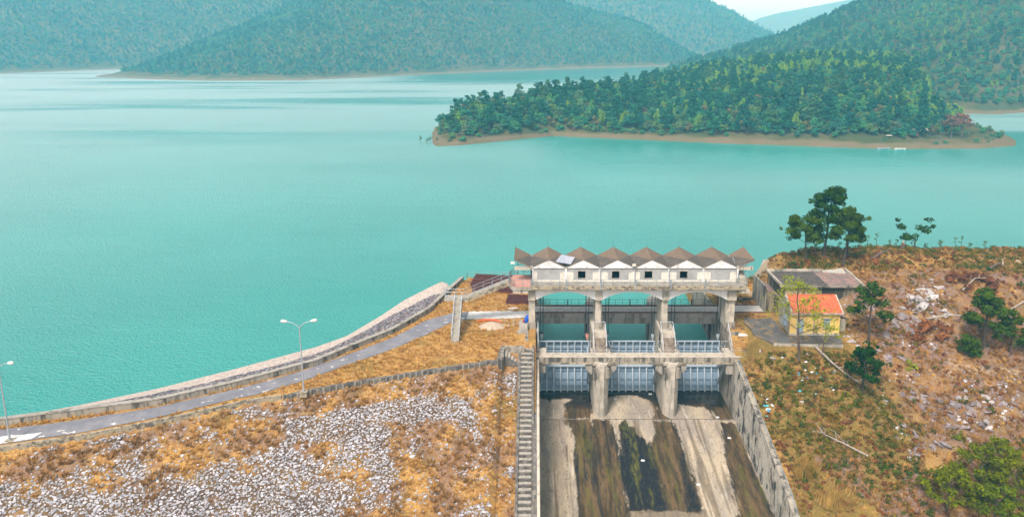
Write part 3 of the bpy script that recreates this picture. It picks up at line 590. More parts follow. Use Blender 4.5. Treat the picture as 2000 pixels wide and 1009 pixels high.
MB().box(-.02, 29.1, YF+.23, YB-.23, 13.101, 13.12).box(-.02, 29.1, YF+2.6, YF+2.7, 13.13, 13.7).build('floor', MATS['painted_interior_shade'], GH)  # floor and low upstand coloured near black, painting in the dark of the interior
# gables with eyebrow edges
for c in PEAK:
    n = 12; top = []
    for i in range(n+1):
        u = -1+2*i/n; top.append((c+u*2.42, 15.28+1.08*(1-abs(u))**.88 if abs(u) < 1 else 15.28))
    g = MB().prism([(c-2.42, 15.24)]+top+[(c+2.42, 15.24)], 'y', YF-.19, YF+.1); g.build('gable', MATS['white_paint'], GH)
    MB().prism([(c-2.42, 15.24)]+top+[(c+2.42, 15.24)], 'y', YB-.1, YB+.1).build('gable', MATS['white_paint'], GH)
for x0, x1 in ((-3.0, -.26), (29.36, 31.7)):
    MB().box(x0, x1, YF-.1, YF+.25, 14.93, 15.42).build('eave_beam', MATS['column_concrete'], GH); MB().box(x0, x1, YB-.2, YB+.05, 14.93, 15.42).build('eave_beam', MATS['column_concrete'], GH)
# folded plate roof
mb = MB(); zp, zv, th = 16.5, 15.32, .10; y0, y1 = YF-.20, YB+.45
knots = [(-3.05, zp)]
for k in range(7):
    knots.append((VAL[k], zv)); knots.append((PEAK[k], zp) if k < 6 else (31.85, zp))
for (xa, za), (xb, zb) in zip(knots, knots[1:]):
    ridge_first = za > zb; zpk = .16
    A, B, C, D = (xa, y0, za), (xb, y0, zb), (xb, y1, zb), (xa, y1, za)      # front a, front b, back b, back a
    if ridge_first: D = (xa, y1, za+zpk)
    else: C = (xb, y1, zb+zpk)
    pts = [A, B, C, D]; lo = [(p[0], p[1], p[2]-th) for p in pts]
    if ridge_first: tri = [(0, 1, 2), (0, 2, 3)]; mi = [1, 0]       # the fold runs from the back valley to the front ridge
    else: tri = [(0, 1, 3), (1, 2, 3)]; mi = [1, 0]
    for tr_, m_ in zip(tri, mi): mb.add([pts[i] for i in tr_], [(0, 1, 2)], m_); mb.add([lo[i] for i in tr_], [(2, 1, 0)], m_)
    mb.add([A, B, lo[1], lo[0]], [(3, 2, 1, 0)], 2); mb.add([D, C, lo[2], lo[3]], [(0, 1, 2, 3)], 2)
    if xa < -3: mb.add([A, D, lo[3], lo[0]], [(0, 1, 2, 3)], 2)
    if xb > 31: mb.add([B, C, lo[2], lo[1]], [(3, 2, 1, 0)], 2)
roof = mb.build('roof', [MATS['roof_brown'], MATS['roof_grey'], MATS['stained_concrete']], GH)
for i, (x, z) in enumerate([(k[0], k[1]) for k in knots if k[1] > 16]):
    mb = MB().tube([(x, y1-.1, z+.1), (x, y1-.1, z+1.35)], [.02, .012], 5); mb.build('lightning_rod', MATS['rail_dark'], roof)
for x, y, z in ((16.9, y0+.3, 16.4), (26.98, y0+.4, 16.4), (31.8, y0+.2, 16.4)): MB().tube([(x, y, z), (x, y, z+1.2)], [.018, .012], 5).build('lightning_rod', MATS['rail_dark'], roof)
for x in (9.5, 14.5, 19.5): MB().tube([(x, YF-.5, 15.35), (x, YF-.26, 15.2), (x, YF-.26, 13.2)], .05, 6).build('downpipe', MATS['rail_grey'], GH)
# platform, its stained edge and the arched beam
MB().box(-.6, 30.1, 97.0, 105.2, 12.45, 13.06).build('platform', MATS['concrete'], GH)
mb = MB().box(-.6, 30.2, 96.9, 96.995, 12.55, 13.12); mb.build('platform_edge', MATS['lichen_edge'], GH)
mb = MB(); arcs = [(.2, 8.7), (9.9, 18.4), (19.6, 27.9)]
poly = [(-1.0, 12.44), (-1.0, 11.3), (.0, 11.3)]
for a, b in arcs:
    for i in range(15):
        u = -1+2*i/14; poly.append(((a+b)/2+u*(b-a)/2, 11.75-1.15*abs(u)**2.2))
poly += [(28.2, 11.3), (29.4, 11.3), (29.4, 12.44)]
mb.prism(poly, 'y', 98.15, 98.5); mb.build('arched_beam', MATS['white_concrete'], GH)
MB().prism(poly, 'y', 102.3, 102.6).build('arched_beam', MATS['white_concrete'], GH)
for x0, x1 in ((-3.2, -1.02), (29.42, 30.9)): MB().box(x0, x1, 97.1, 98.6, 11.95, 12.44).build('bracket_slab', MATS['column_concrete'], GH)
# pink terrace on the left end
n = 14; arc = [(-.62, 96.95)]+[(-2.9+(-.95)*math.sin(math.pi*i/n), 96.95+2.55-2.55*math.cos(math.pi*i/n)) for i in range(n+1)]+[(-.62, 102.05)]
MB().prism(arc, 'z', 12.45, 13.0).build('terrace', MATS['concrete'], GH); MB().prism([(x*.985-.01, y) for x, y in arc], 'z', 13.002, 13.03).build('terrace_floor', MATS['pink_screed'], GH)
mb = MB(); rp = [(x, y, 13.05) for x, y in arc if x < -.7 or True]; rail(mb, rp[:3]+rp[3:], 1.0, 1.2, .035, 2); mb.build('terrace_railing', MATS['rail_grey'], GH)
mb = MB(); rail(mb, [(-.3, 97.05, 13.1), (30.1, 97.05, 13.1)], .95, 1.27, .032, 2)
for c in (4.5, 9.5, 14.5, 19.5, 24.5): mb.box(c-.09, c+.09, 96.85, 97.1, 12.6, 14.0)
mb.build('platform_railing', MATS['rail_grey'], GH)
mb = MB()
for x in (-.62, -.42): mb.tube([(x, 97.6, 13.05), (x, 97.6, 15.6)], .05, 6)
mb.tube([(-2.6, 102.2, 13), (-2.6, 102.2, 15)], .06, 6).tube([(-2.6, 102.2, 14.6), (-.6, 102.2, 14.6)], .05, 6); mb.build('pipe_post', MATS['rail_dark'], GH)
# outside stair on the right end, falling toward the camera
mb = MB()
for i in range(12): mb.box(29.36, 30.7, 101.3-.33*i, 101.63-.33*i, 12.45, 15.0-.16*i)
mb.build('end_stair', MATS['column_concrete'], GH)
mb = MB()
for x in (29.5, 30.7):
    mb.tube([(x, 101.6, 15.95), (x, 97.7, 14.0)], .04, 5)
    for i in range(6): y = 101.5-i*.76; z = 15-.16*(101.6-y)/.33; mb.tube([(x, y, z), (x, y, z+.92)], .035, 5)
mb.build('stair_railing', MATS['rail_grey'], GH)
# columns
COLS = [(-.95, .0), (8.87, 9.74), (18.57, 19.47), (28.0, 29.3)]
for i, (a, b) in enumerate(COLS):
    c = MB().box(a, b, 98.55, 102.4, 6.0, 11.3); c = c.build('column', MATS['column_concrete'], GH)
    e = .05; MB().box(a-e, b+e, 98.0, 98.545, 10.55, 11.93).build('capital', MATS['column_concrete'], c)
    MB().box(a-.12, b+.12, 98.3, 98.545, 6.0, 7.0).build('plinth', MATS['stained_concrete'], c)
# ---- solar panel, floodlight
sp_ = thing('solar_panel', 'tilted pale solar panel lying on the dark roof valley', 'solar panel', (4.5, 100.3, 16.0))
f = MB().hexa([(3.0, 99.3, 15.95), (5.2, 98.75, 15.75), (5.9, 100.5, 16.2), (3.9, 101.2, 16.4), (3.0, 99.3, 16.02), (5.2, 98.75, 15.82), (5.9, 100.5, 16.27), (3.9, 101.2, 16.47)]); f.build('panel', MATS['solar_cell'], sp_)
mb = MB().tube([(3.3, 99.5, 15.5), (3.3, 99.5, 15.98)], .04).tube([(5.4, 100.3, 15.45), (5.4, 100.3, 16.15)], .04).tube([(4.48, 100, 15.2), (4.48, 100, 16.02)], .04); mb.build('support', MATS['rail_grey'], sp_)
def flood(loc, label, m):
    t_ = thing('floodlight', label, 'floodlight', loc); x, y, z = loc
    MB().tube([(x, y, z-.35), (x, y, z)], .03).build('bracket', MATS['rail_dark'], t_); MB().box(x-.22, x+.22, y-.14, y+.1, z, z+.28).box(x-.27, x+.27, y-.19, y-.142, z-.03, z+.31).build('lamp_head', MATS[m], t_)
flood((14.3, 98.2, 15.72), 'pinkish floodlight at the roof valley in the middle of the gatehouse', 'cream_paint'); flood((-3.25, 98.7, 15.9), 'white floodlight sticking out from the left roof end', 'white_paint')

# ---- piers and abutments
def pier_body(mb, a, b, nose, m=0):
    c = (a+b)/2
    prof = [(a, 97.0), (a, 110.5), (c-.3, 111.6), (c+.3, 111.6), (b, 110.5), (b, 97.0)]; mb.prism(prof[::-1], 'z', -9.5, 6.0, m)
    # lower downstream part with a pointed nose
    prof = [(a, 96.98), (b, 96.98), (b, 93.6), (b-.25, 93.0), (c+.3, 92.35), (c-.3, 92.35), (a+.25, 93.0), (a, 93.6)]; mb.prism(prof, 'z', -9.5, 3.0, m)
def steps(mb, x0, x1, ya, za, yb, zb, n, base=None, m=0):
    """treads from (ya,za) high down to (yb,zb); each riser is slightly proud of the next"""
    for i in range(n):
        y_ = ya+(yb-ya)*i/n; y2 = ya+(yb-ya)*(i+1)/n; z_ = za+(zb-za)*(i+1)/n
        lo = min(y_, y2); hi = max(y_, y2); b_ = (z_-.35) if base is None else base
        mb.box(x0, x1, lo, hi-.001, b_, z_, m)
PIERS = [(8.35, 10.45), (18.3, 20.4)]
for k, (a, b) in enumerate(PIERS):
    t_ = thing('spillway_pier', ['concrete pier with pointed nose between the first and second gate from the left', 'concrete pier with pointed nose and dark stained flank between the second and third gate'][k], 'pier', ((a+b)/2, 97, -4.9), 'pointed piers between the gates')
    mb = MB(); pier_body(mb, a, b, 1); mb.build('pier_shaft', MATS['column_concrete'], t_)
    MB().box(a-.18, b+.18, 92.9, 93.9, 1.35, 2.62).prism([(a-.18, 92.9), (a-.18, 93.3), (b+.18, 93.3), (b+.18, 92.9), (b-.4, 92.6), (a+.4, 92.6)][::-1], 'z', 1.0, 2.62).build('corbel', MATS['stained_concrete'], t_)
    br = MB(); 
    for x0, x1 in ((a-1.15, a-.2), (b+.2, b+1.15)):
        out = x0 if x0 < a else x1; inn = x1 if x0 < a else x0
        br.hexa([(min(out, inn), 93.95, 1.75 if out < inn else .9), (max(out, inn), 93.95, .9 if out < inn else 1.75), (max(out, inn), 94.6, .9 if out < inn else 1.75), (min(out, inn), 94.6, 1.75 if out < inn else .9),
                 (min(out, inn), 93.95, 2.6), (max(out, inn), 93.95, 2.6), (max(out, inn), 94.6, 2.6), (min(out, inn), 94.6, 2.6)])
    br.build('bracket', MATS['concrete'], t_)
    mb = MB(); c = (a+b)/2
    steps(mb, a+.33, b-.33, 98.0, 6.02, 95.3, 3.85, 10, 2.9); mb.build('stair', MATS['brown_step'], t_)
    MB().hexa([(a, 95.35, 3.0), (a+.3, 95.35, 3.0), (a+.3, 98.1, 3.0), (a, 98.1, 3.0), (a, 95.35, 3.9), (a+.3, 95.35, 3.9), (a+.3, 98.1, 6.1), (a, 98.1, 6.1)]).hexa([(b-.3, 95.35, 3.0), (b, 95.35, 3.0), (b, 98.1, 3.0), (b-.3, 98.1, 3.0), (b-.3, 95.35, 3.9), (b, 95.35, 3.9), (b, 98.1, 6.1), (b-.3, 98.1, 6.1)]).build('stair_cheek', MATS['stained_concrete'], t_)
    mb = MB()
    for x in (a+.15, b-.15):
        mb.tube([(x, 98.4, 7.05), (x, 97.9, 6.95), (x, 95.3, 4.75), (x, 95.3, 3.7)], .045, 6)
        for yy in (97.9, 96.9, 96.0): mb.tube([(x, yy, 6.05-(98-yy)*.8), (x, yy, 6.95-(97.9-yy)*.846)], .035, 5)
    mb.tube([(a+.15, 98.4, 7.05), (b-.15, 98.4, 7.05)], .04, 5); mb.build('stair_railing', MATS['rail_white'], t_)
for k, (a, b) in enumerate([(-.95, .55), (28.2, 29.7)]):
    t_ = thing('spillway_abutment', ['concrete abutment and brown steps under the left end of the gatehouse', 'stained concrete abutment and steps under the right end of the gatehouse'][k], 'abutment', ((a+b)/2, 100, -4.9))
    MB().box(a, b, 97.0, 121.0 if k else 112, -9.5, 5.96).box(a, b, 93.3, 96.98, -9.5, 3.0).build('abutment_wall', MATS['stained_concrete'], t_)
    mb = MB(); steps(mb, a+.05, b-.35 if k == 0 else b+.55, 98.0, 6.0, 95.3, 3.85, 10, 2.9); mb.build('stair', MATS['brown_step'] if k == 0 else MATS['concrete'], t_)
    x = b-.12 if k == 0 else a+.12
    MB().hexa([(x-.13, 95.35, 3.0), (x+.13, 95.35, 3.0), (x+.13, 98.1, 3.0), (x-.13, 98.1, 3.0), (x-.13, 95.35, 3.9), (x+.13, 95.35, 3.9), (x+.13, 98.1, 6.1), (x-.13, 98.1, 6.1)]).build('stair_cheek', MATS['stained_concrete'], t_)
    mb = MB()
    mb.tube([(x, 98.4, 7.05), (x, 97.9, 6.95), (x, 95.3, 4.75), (x, 95.3, 3.7)], .045, 6)
    for yy in (97.9, 96.9, 96.0): mb.tube([(x, yy, 6.05-(98-yy)*.8), (x, yy, 6.95-(97.9-yy)*.846)], .035, 5)
    mb.build('stair_railing', MATS['rail_white'], t_)
    if k == 0: MB().box(-1.4, -1.0, 93.9, 97.2, 3.0, 6.1).build('cheek_wall', MATS['stained_concrete'], t_)
    br = MB(); (br.box(.56, 1.5, 93.95, 94.6, 1.2, 2.6) if k == 0 else br.box(27.25, 28.19, 93.95, 94.6, 1.0, 2.6).prism([(28.2, 93.28), (29.6, 93.28), (29.6, 92.6), (28.5, 92.6), (28.2, 92.9)][::-1], 'z', -5.2, 2.6)); br.build('bracket', MATS['concrete'], t_)
# ---- radial gates
BAYS = [(.55, 8.35), (10.45, 18.3), (20.4, 28.2)]
def gate(k, a, b):
    a += .1; b -= .1; zt, zb = 2.75, -4.9; n = 12
    t_ = thing('radial_gate', 'blue grey steel radial gate with a grid of ribs, '+['first of three from the left', 'the middle one of three', 'beside the right chute wall'][k], 'gate', ((a+b)/2, 100.5, zb), 'radial gates of the spillway')
    def sk(z): q = (z-zb)/(zt-zb); return 100.3+1.25*math.sin(q*math.pi*.62)-.1*q        # curved skin, bulging upstream
    zs = [zb+(zt-zb)*i/n for i in range(n+1)]
    mb = MB()
    for z0, z1 in zip(zs, zs[1:]): mb.hexa([(a, sk(z0), z0), (b, sk(z0), z0), (b, sk(z0)+.06, z0), (a, sk(z0)+.06, z0), (a, sk(z1), z1), (b, sk(z1), z1), (b, sk(z1)+.06, z1), (a, sk(z1)+.06, z1)])
    mb.build('skin_plate', MATS['steel_blue'], t_)
    mb = MB()
    for i in range(8):
        x = a+.1+(b-a-.2)*i/7
        for z0, z1 in zip(zs, zs[1:]): mb.hexa([(x-.09, sk(z0)-.42, z0), (x+.09, sk(z0)-.42, z0), (x+.09, sk(z0)-.002, z0), (x-.09, sk(z0)-.002, z0), (x-.09, sk(z1)-.42, z1), (x+.09, sk(z1)-.42, z1), (x+.09, sk(z1)-.002, z1), (x-.09, sk(z1)-.002, z1)])
    mb.build('vertical_rib', MATS['steel_frame'], t_)
    mb = MB()
    for z in (zt-.08, 1.55, .35, -1.9, -3.2, -4.1): mb.box(a+.01, b-.01, sk(z)-.22, sk(z)-.004, z-.05, z+.05)
    mb.build('horizontal_rib', MATS['steel_blue'], t_)
    MB().box(a, b, sk(-1.0)-.62, sk(-1.0)-.425, -1.2, -.92).box(a, b, sk(zt)-.44, sk(zt)-.2, zt+.002, zt+.12).box(a, b, sk(zb)-.5, sk(zb)-.02, zb-.1, zb-.004).box(a, b, sk(-4.6)-.5, sk(-4.6)-.43, -4.66, -4.5).build('girder', MATS['steel_frame'], t_)
    for x in (a+.28, b-.28): MB().tube([(x, sk(-1)-.6, -1.0), (x, 96.4, 1.5)], .17, 6).tube([(x, sk(-3.6)-.4, -3.6), (x, 96.4, 1.5)], .15, 6).tube([(x, sk(1.9)-.4, 1.7), (x, 96.4, 1.5)], .13, 6).build('gate_arm', MATS['steel_frame'], t_)
for k, (a, b) in enumerate(BAYS): gate(k, a, b)
# ---- walkway in front of the gates
t_ = thing('walkway', 'weathered concrete walkway with pipe railings across the front of the gates', 'walkway', (14, 94.5, 3))
MB().box(-2.5, 29.8, 93.8, 95.25, 3.15, 3.7).build('deck', MATS['pale_coping'], t_)
MB().box(-1.0, 29.8, 93.72, 93.795, 2.63, 3.66).box(-1, 29.8, 93.8, 94.1, 2.63, 3.148).build('edge_beam', MATS['stained_concrete'], t_)
MB().box(-2.3, 29.9, 93.66, 93.715, 2.66, 2.95).build('drip_edge', MATS['lichen_edge'], t_)
mb = MB()
for a, b in ((8.0, 10.8), (17.95, 20.75), (-1.3, 1.6), (27.2, 30.2)): mb.box(a, b, 95.252, 96.9, 3.2, 3.69)
mb.build('landing', MATS['pale_coping'], t_)
mb = MB(); rail(mb, [(-.55, 93.85, 3.7), (29.75, 93.85, 3.7)], 1.0, 3.04, .022, 1); mb.build('front_railing', MATS['galvanised'], t_)
for a, b in ((1.6, 8.0), (10.8, 17.95), (20.75, 27.2)):
    mb = MB(); rail(mb, [(a, 95.2, 3.7), (b, 95.2, 3.7)], 1.0, 3.2, .02, 1); rail(mb, [(a, 95.2, 3.7), (a, 96.85, 3.7)], 1.0, 1.7, .03, 1); rail(mb, [(b, 95.2, 3.7), (b, 96.85, 3.7)], 1.0, 1.7, .03, 1)
    mb.tube([(a, 96.85, 4.7), (a-1.0, 96.85, 4.7)], .04, 5).tube([(b, 96.85, 4.7), (b+1.0, 96.85, 4.7)], .04, 5); mb.build('back_railing', MATS['galvanised'], t_)
# ---- road bridge between the columns and the lake
t_ = thing('service_bridge', 'stained concrete service bridge with dark railings behind the columns', 'bridge', (14, 105, 4))
mb = MB()
for a, b in [(.56, 8.34), (10.46, 18.29), (20.41, 28.19)]: mb.box(a, b, 104.3, 106.6, 5.2, 5.98).box(a, b, 104.6, 105.1, 4.1, 5.2).box(a, b, 106.0, 106.4, 4.1, 5.2)
mb.build('beam', MATS['concrete'], t_)
MB().box(-.9, 29.7, 104.2, 106.7, 6.0, 6.14).build('deck', MATS['track_slab'], t_)
mb = MB().box(-.9, 41.0, 104.05, 104.17, 6.08, 6.3).box(-.9, 41, 106.75, 106.9, 6.1, 6.35); mb.build('kerb_rail', MATS['wood_track'], t_)
mb = MB(); rail(mb, [(.0, 107.0, 6.1), (29.0, 107.0, 6.1)], 1.05, 1.15, .032, 2)
for c in (5.2, 15.1, 24.9): mb.box(c-.08, c+.08, 106.95, 107.05, 6.1, 7.15)
mb.build('back_railing', MATS['rail_dark'], t_)
mb = MB(); rail(mb, [(.0, 104.15, 6.1), (28.6, 104.15, 6.1)], .55, 1.15, .022, 1); mb.build('front_railing', MATS['rail_dark'], t_)
MB().box(29.72, 41, 104.2, 106.7, 5.9, 6.28).build('approach_slab', MATS['track_slab'], t_)
# dark steel slots on the pier flanks
for x, k in ((8.34, 0), (18.29, 1), (28.19, 2)):
    q = thing('gate_guide', 'rusty steel guide in the pier flank at the right side of the %s gate bay' % ('first', 'second', 'third')[k], 'gate guide', (x, 107.5, 0)); MB().box(x-.14, x-.002, 107.2, 107.9, -3, 5.9).build('steel_channel', MATS['rust_red'], q); MB().box(x-.3, x-.145, 108.3, 108.7, -3, 5.9).build('concrete_ledge', MATS['column_concrete'], q)
# ---- hoist cables with their sheaves
hk = 0; WH = ['left side of the first gate', 'right side of the first gate', 'left side of the middle gate', 'right side of the middle gate', 'left side of the third gate', 'right side of the third gate']
for a, b in BAYS:
    for x in (a+.45, b-.45):
        q = thing('hoist_rope', 'dark hoist ropes hanging to a sheave block at the '+WH[hk], 'hoist', (x, 101.3, 3.0), 'hoist ropes above the gates'); hk += 1
        MB().tube([(x-.2, 101.3, 4.0), (x-.25, 101.3, 12.4)], .055, 5).tube([(x+.2, 101.3, 4.0), (x+.25, 101.3, 12.4)], .055, 5).build('rope', MATS['cable'], q)
        MB().prism([(x+.34*math.cos(i*math.pi/8), 3.85+.34*math.sin(i*math.pi/8)) for i in range(16)], 'y', 101.2, 101.4).build('sheave', MATS['cable'], q)
        MB().prism([(x-.26, 3.75), (x, 2.75), (x+.26, 3.75), (x+.2, 3.95), (x-.2, 3.95)], 'y', 101.1, 101.19).build('block_cheek', MATS['galvanised'] if hk != 2 else MATS['pink_screed'], q)
# ---- the chute
xs2 = np.arange(.5, 28.31, .14); ys2 = np.concatenate([np.arange(52, 70, .6), np.arange(70, 100.6, .14)])
CX, CY = np.meshgrid(xs2, ys2); CX = CX.ravel(); CY = CY.ravel(); CZ = np.where(CY > 92, -4.9, -4.9-(92-CY)*.111)
ST = dict(
d1=[(0.4, 100.6), (8.8, 100.6), (8.3, 92.2), (3.8, 92.2), (4.5, 94.0), (4.4, 95.9), (5.8, 97.8), (2.5, 97.8), (2.2, 96.8), (0.4, 98.3)],
d2=[(10.4, 100.6), (18.8, 100.6), (18.8, 93.1), (19.4, 91.8), (16.3, 91.8), (17.2, 93.1), (17.5, 94.9), (17.2, 97.3), (15.1, 98.8), (13.7, 99.4), (10.4, 97.8)],
d3=[(20.4, 100.6), (28.7, 100.6), (28.8, 92.6), (28.1, 92.0), (25.3, 92.0), (25.7, 93.1), (25.4, 94.5), (24.4, 95.4), (22.8, 95.6), (20.4, 96.8)],
A=[(3.9, 92.1), (10.4, 92.1), (10.7, 90.3), (11.3, 87.2), (11.4, 84.6), (11.0, 84.2), (11.0, 80.9), (11.1, 75.3), (11.0, 52), (5.0, 52), (5.1, 78.0), (5.0, 80.9), (5.4, 87.9), (5.2, 90.3), (4.7, 91.4), (4.3, 90.0)],
B=[(11.9, 90.7), (12.6, 91.8), (13.7, 90.3), (14.6, 88.2), (15.4, 86.2), (16.4, 89.3), (16.6, 91.8), (19.3, 91.4), (19.9, 90.0), (19.9, 86.5), (20.0, 83.3), (19.8, 79.7), (20.0, 76.9), (20.1, 74.9), (11.1, 74.9), (10.9, 79.7), (10.7, 84.2), (11.4, 84.6), (11.7, 88.6)],
C=[(25.8, 91.4), (28.0, 91.4), (28.1, 88.6), (27.9, 83.9), (28.4, 79.7), (28.4, 52), (23.9, 52), (24.1, 76.1), (24.4, 79.7), (24.8, 82.7), (25.5, 87.2)],
Bb=[(16.6, 91.4), (19.1, 91.4), (19.7, 88.6), (19.2, 82.7), (18.0, 74.9), (15.8, 74.9), (15.6, 78.0), (15.7, 82.7), (15.6, 85.9)],
t1=[(14.9, 91.8), (16.3, 91.8), (16.0, 88.6), (15.3, 86.2), (14.9, 88.6)], t2=[(8.0, 92.0), (8.4, 92.0), (8.0, 89.8)],
m1=[(12.2, 91.4), (13.2, 91.4), (13.2, 89.6), (12.1, 89.3)], m2=[(12.4, 89.3), (13.0, 89.3), (13.2, 84.6), (12.8, 79.7), (12.4, 79.7), (12.6, 84.6)],
m3=[(14.1, 87.9), (14.7, 87.2), (15.6, 84.2), (15.6, 82.7), (15.0, 82.1), (15.0, 84.2)],
C1=[(25.8, 91.4), (26.5, 91.1), (25.8, 87.2), (25.1, 82.7), (24.6, 77.4), (24.1, 76.1), (24.4, 79.7), (24.8, 82.7), (25.5, 87.2)],
C2=[(27.5, 84.6), (27.8, 82.1), (28.4, 78.5), (28.7, 74.8), (28.4, 74.0), (27.5, 74.2), (27.7, 78.0), (27.4, 82.1)])
wx = CX+(fbm(CX*1.4, CY*.35, 3, 4)-.5)*.9+(fbm(CX*5, CY*1.2, 8, 3)-.5)*.35; wy = CY+(fbm(CX*1.1, CY*.8, 5, 3)-.5)*1.3
I = {k: 0. for k in ST}
for q in range(6):      # several slightly different outlines average to a feathered edge
    wx = CX+(fbm(CX*.9+q*9.7, CY*.30, 3+q, 4)-.5)*2.2+(fbm(CX*4, CY*.5, 8+q, 3)-.5)*.6; wy = CY+(fbm(CX*1.1, CY*.8+q*5.1, 5, 3)-.5)*1.8
    for k, v in ST.items(): I[k] = I[k]+inpoly(wx, wy, v)/6.
edge_n = (fbm(CX*3.2, CY*.22, 77, 4)-.5)*1.1
feather = lambda a: sstep(.28, .72, a+edge_n*(a > .02)*(a < .98))
stn = feather(np.maximum.reduce([I['A'], I['B'], I['C'], I['d1'], I['d2'], I['d3']])*(1-np.maximum(I['t1'], I['t2'])))
stn = np.maximum(stn, sstep(.56, .70, fbm(CX*2.4, CY*.10, 90, 4))*(CY < 92)*np.where(CX < 5.5, .85, .6))
stn = np.maximum(stn, ((CX > 10.8) & (CX < 20.3) & (CY < 75.2))*.62)
stn = np.maximum(stn, (CY < 92)*sstep(5.2, 3.2, CX)*(.18+.5*fbm(CX*1.5, CY*.35, 14, 4)))
stk = fbm(CX*2.2, CY*.16, 12, 4)
blk = np.clip(np.maximum.reduce([I['B']*(1-I['Bb']), I['C1'], I['C2']])*1.0+(I['A'])*sstep(.50, .62, stk)*.75+I['Bb']*sstep(.52, .62, stk)*.5+np.maximum.reduce([I['d1'], I['d2'], I['d3']])*sstep(95.4, 98.0, CY+fbm(CX*.8, CY*.8, 3)*2.4)*.95, 0, 1)*stn
blk = np.maximum(blk, stn*sstep(.40, .0, np.abs(CX-5.3-.4*(stk-.5)))*.9*(CY < 88))
mos = np.clip(np.maximum.reduce([I['m1'], I['m2'], I['m3']])*.95+np.maximum.reduce([I['B'], I['A'], I['C']])*sstep(.56, .66, fbm(CX*1.7, CY*.22, 33, 4))*.55, 0, 1)
fl = mesh_obj('spillway_floor', np.stack([CX, CY, CZ], 1), grid_faces(len(xs2), len(ys2)), [], None, (0, 0, 0)); fl['kind'] = 'structure'; tag(fl, 'concrete spillway floor with dark algae streaks', 'floor')
zone_attr(fl, np.stack([stn*1., blk, mos], 1))
t = NT('chute_floor'); a = t.attr('zone'); sx = t.n('ShaderNodeSeparateColor'); t.l(a.outputs['Color'], sx.inputs[0])
c = t.mix(t.ramp(t.noise(.5, (1, .3, 1), 6), .36, .64), (.54, .45, .32), (.36, .31, .25)); c = t.mix(t.math('MULTIPLY', t.ramp(t.noise(4, (1, .5, 1), 6), .53, .66), .75), c, (.20, .16, .12)); c = t.mix(t.math('MULTIPLY', t.ramp(t.noise(1.6, (1, .12, 1), 5), .57, .66), .6), c, (.66, .60, .48))
s1 = t.mix(t.ramp(t.noise(1.5, (1, .10, 1), 6), .36, .62), (.055, .036, .015), (.15, .095, .042)); s1 = t.mix(t.math('MULTIPLY', t.ramp(t.noise(5, (1, .12, 1), 5), .52, .64), .7), s1, (.04, .03, .02)); s1 = t.mix(t.math('MULTIPLY', t.ramp(t.noise(4, (1, .14, 1), 5), .60, .68), .6), s1, (.24, .165, .08))
c = t.mix(sx.outputs[0], c, s1); bk = t.mix(t.ramp(t.noise(6, (1, .25, 1), 5), .5, .68), (.012, .013, .016), (.05, .042, .035)); c = t.mix(sx.outputs[1], c, bk)
c = t.mix(t.math('MULTIPLY', sx.outputs[2], t.ramp(t.noise(3, (1, .2, 1), 5), .38, .6)), c, (.13, .125, .018))
t.color(c); r_ = t.n('ShaderNodeMapRange'); t.l(sx.outputs[1], r_.inputs[0]); r_.inputs['To Min'].default_value = .85; r_.inputs['To Max'].default_value = .55; t.l(r_.outputs[0], t.p.inputs['Roughness']); t.p.inputs['Specular IOR Level'].default_value = .2; t.bump(t.noise(5, (1, .4, 1), 6), .5, .04); fl.data.materials.append(t.mat)
MB().box(.56, 28.19, 91.95, 92.05, -4.897, -4.86).build('joint', MATS['old_step'], None, (0, 0, 0))['kind'] = 'structure'
tag(bpy.data.objects['joint'], 'dark joint line across the spillway floor', 'joint')
# thin water standing below the gates
M('puddle', (.016, .013, .008), [((.05, .035, .015), 1.2, V1, .5, .7, .8)], .06, None, 0, .5)
pd = MB().add([(.56, 100.9, -4.89), (28.19, 100.9, -4.89), (28.19, 97.9, -4.89), (27.5, 95.2, -4.89), (25.9, 95.8, -4.89), (24, 97.6, -4.89), (20.4, 98.2, -4.89), (18.4, 97.5, -4.89), (16.6, 98.8, -4.89), (10.4, 98.9, -4.89), (8.4, 96.5, -4.89), (6.6, 97.2, -4.89), (5.2, 98.9, -4.89), (.56, 99.4, -4.89)], [tuple(range(14))[::-1]]).build('water_film', MATS['puddle'], None, (0, 0, 0)); pd['kind'] = 'structure'; tag(pd, 'shallow dark water lying under the gates', 'water')
# side walls following the slope of the dam
def side(a, b, name, label, m, cop):
    t_ = thing(name, label, 'wall', ((a+b)/2, 80, -5)); mb = MB(); yy = [52, 60, 66, 68, 71, 76, 82, 88, 93.25]
    c0 = MB()
    for y0_, y1_ in zip(yy, yy[1:]):
        za, zb_ = float(wtop(y0_)), float(wtop(y1_)); mb.hexa([(a, y0_, -11), (b, y0_, -11), (b, y1_, -11), (a, y1_, -11), (a, y0_, za), (b, y0_, za), (b, y1_, zb_), (a, y1_, zb_)])
        c0.hexa([(a-.04, y0_, za+.002), (b+.04, y0_, za+.002), (b+.04, y1_, zb_+.002), (a-.04, y1_, zb_+.002), (a-.04, y0_, za+.14), (b+.04, y0_, za+.14), (b+.04, y1_, zb_+.14), (a-.04, y1_, zb_+.14)])
    mb.build('wall_face', MATS[m], t_); c0.build('coping', MATS[cop], t_); return t_
t = NT('streaked_wall'); c = t.mix(t.ramp(t.noise(.8, (1, 1, .5), 5), .4, .6), (.62, .58, .49), (.45, .41, .34))
mp = t.n('ShaderNodeMapping'); mp.inputs['Rotation'].default_value = (R(38), 0, 0); mp.inputs['Scale'].default_value = (1, .8, .4); t.l(t.tc.outputs['Object'], mp.inputs[0]); nz_ = t.n('ShaderNodeTexNoise'); nz_.inputs['Scale'].default_value = 1.0; nz_.inputs['Detail'].default_value = 6; nz_.inputs['Roughness'].default_value = .68; t.l(mp.outputs[0], nz_.inputs[0])
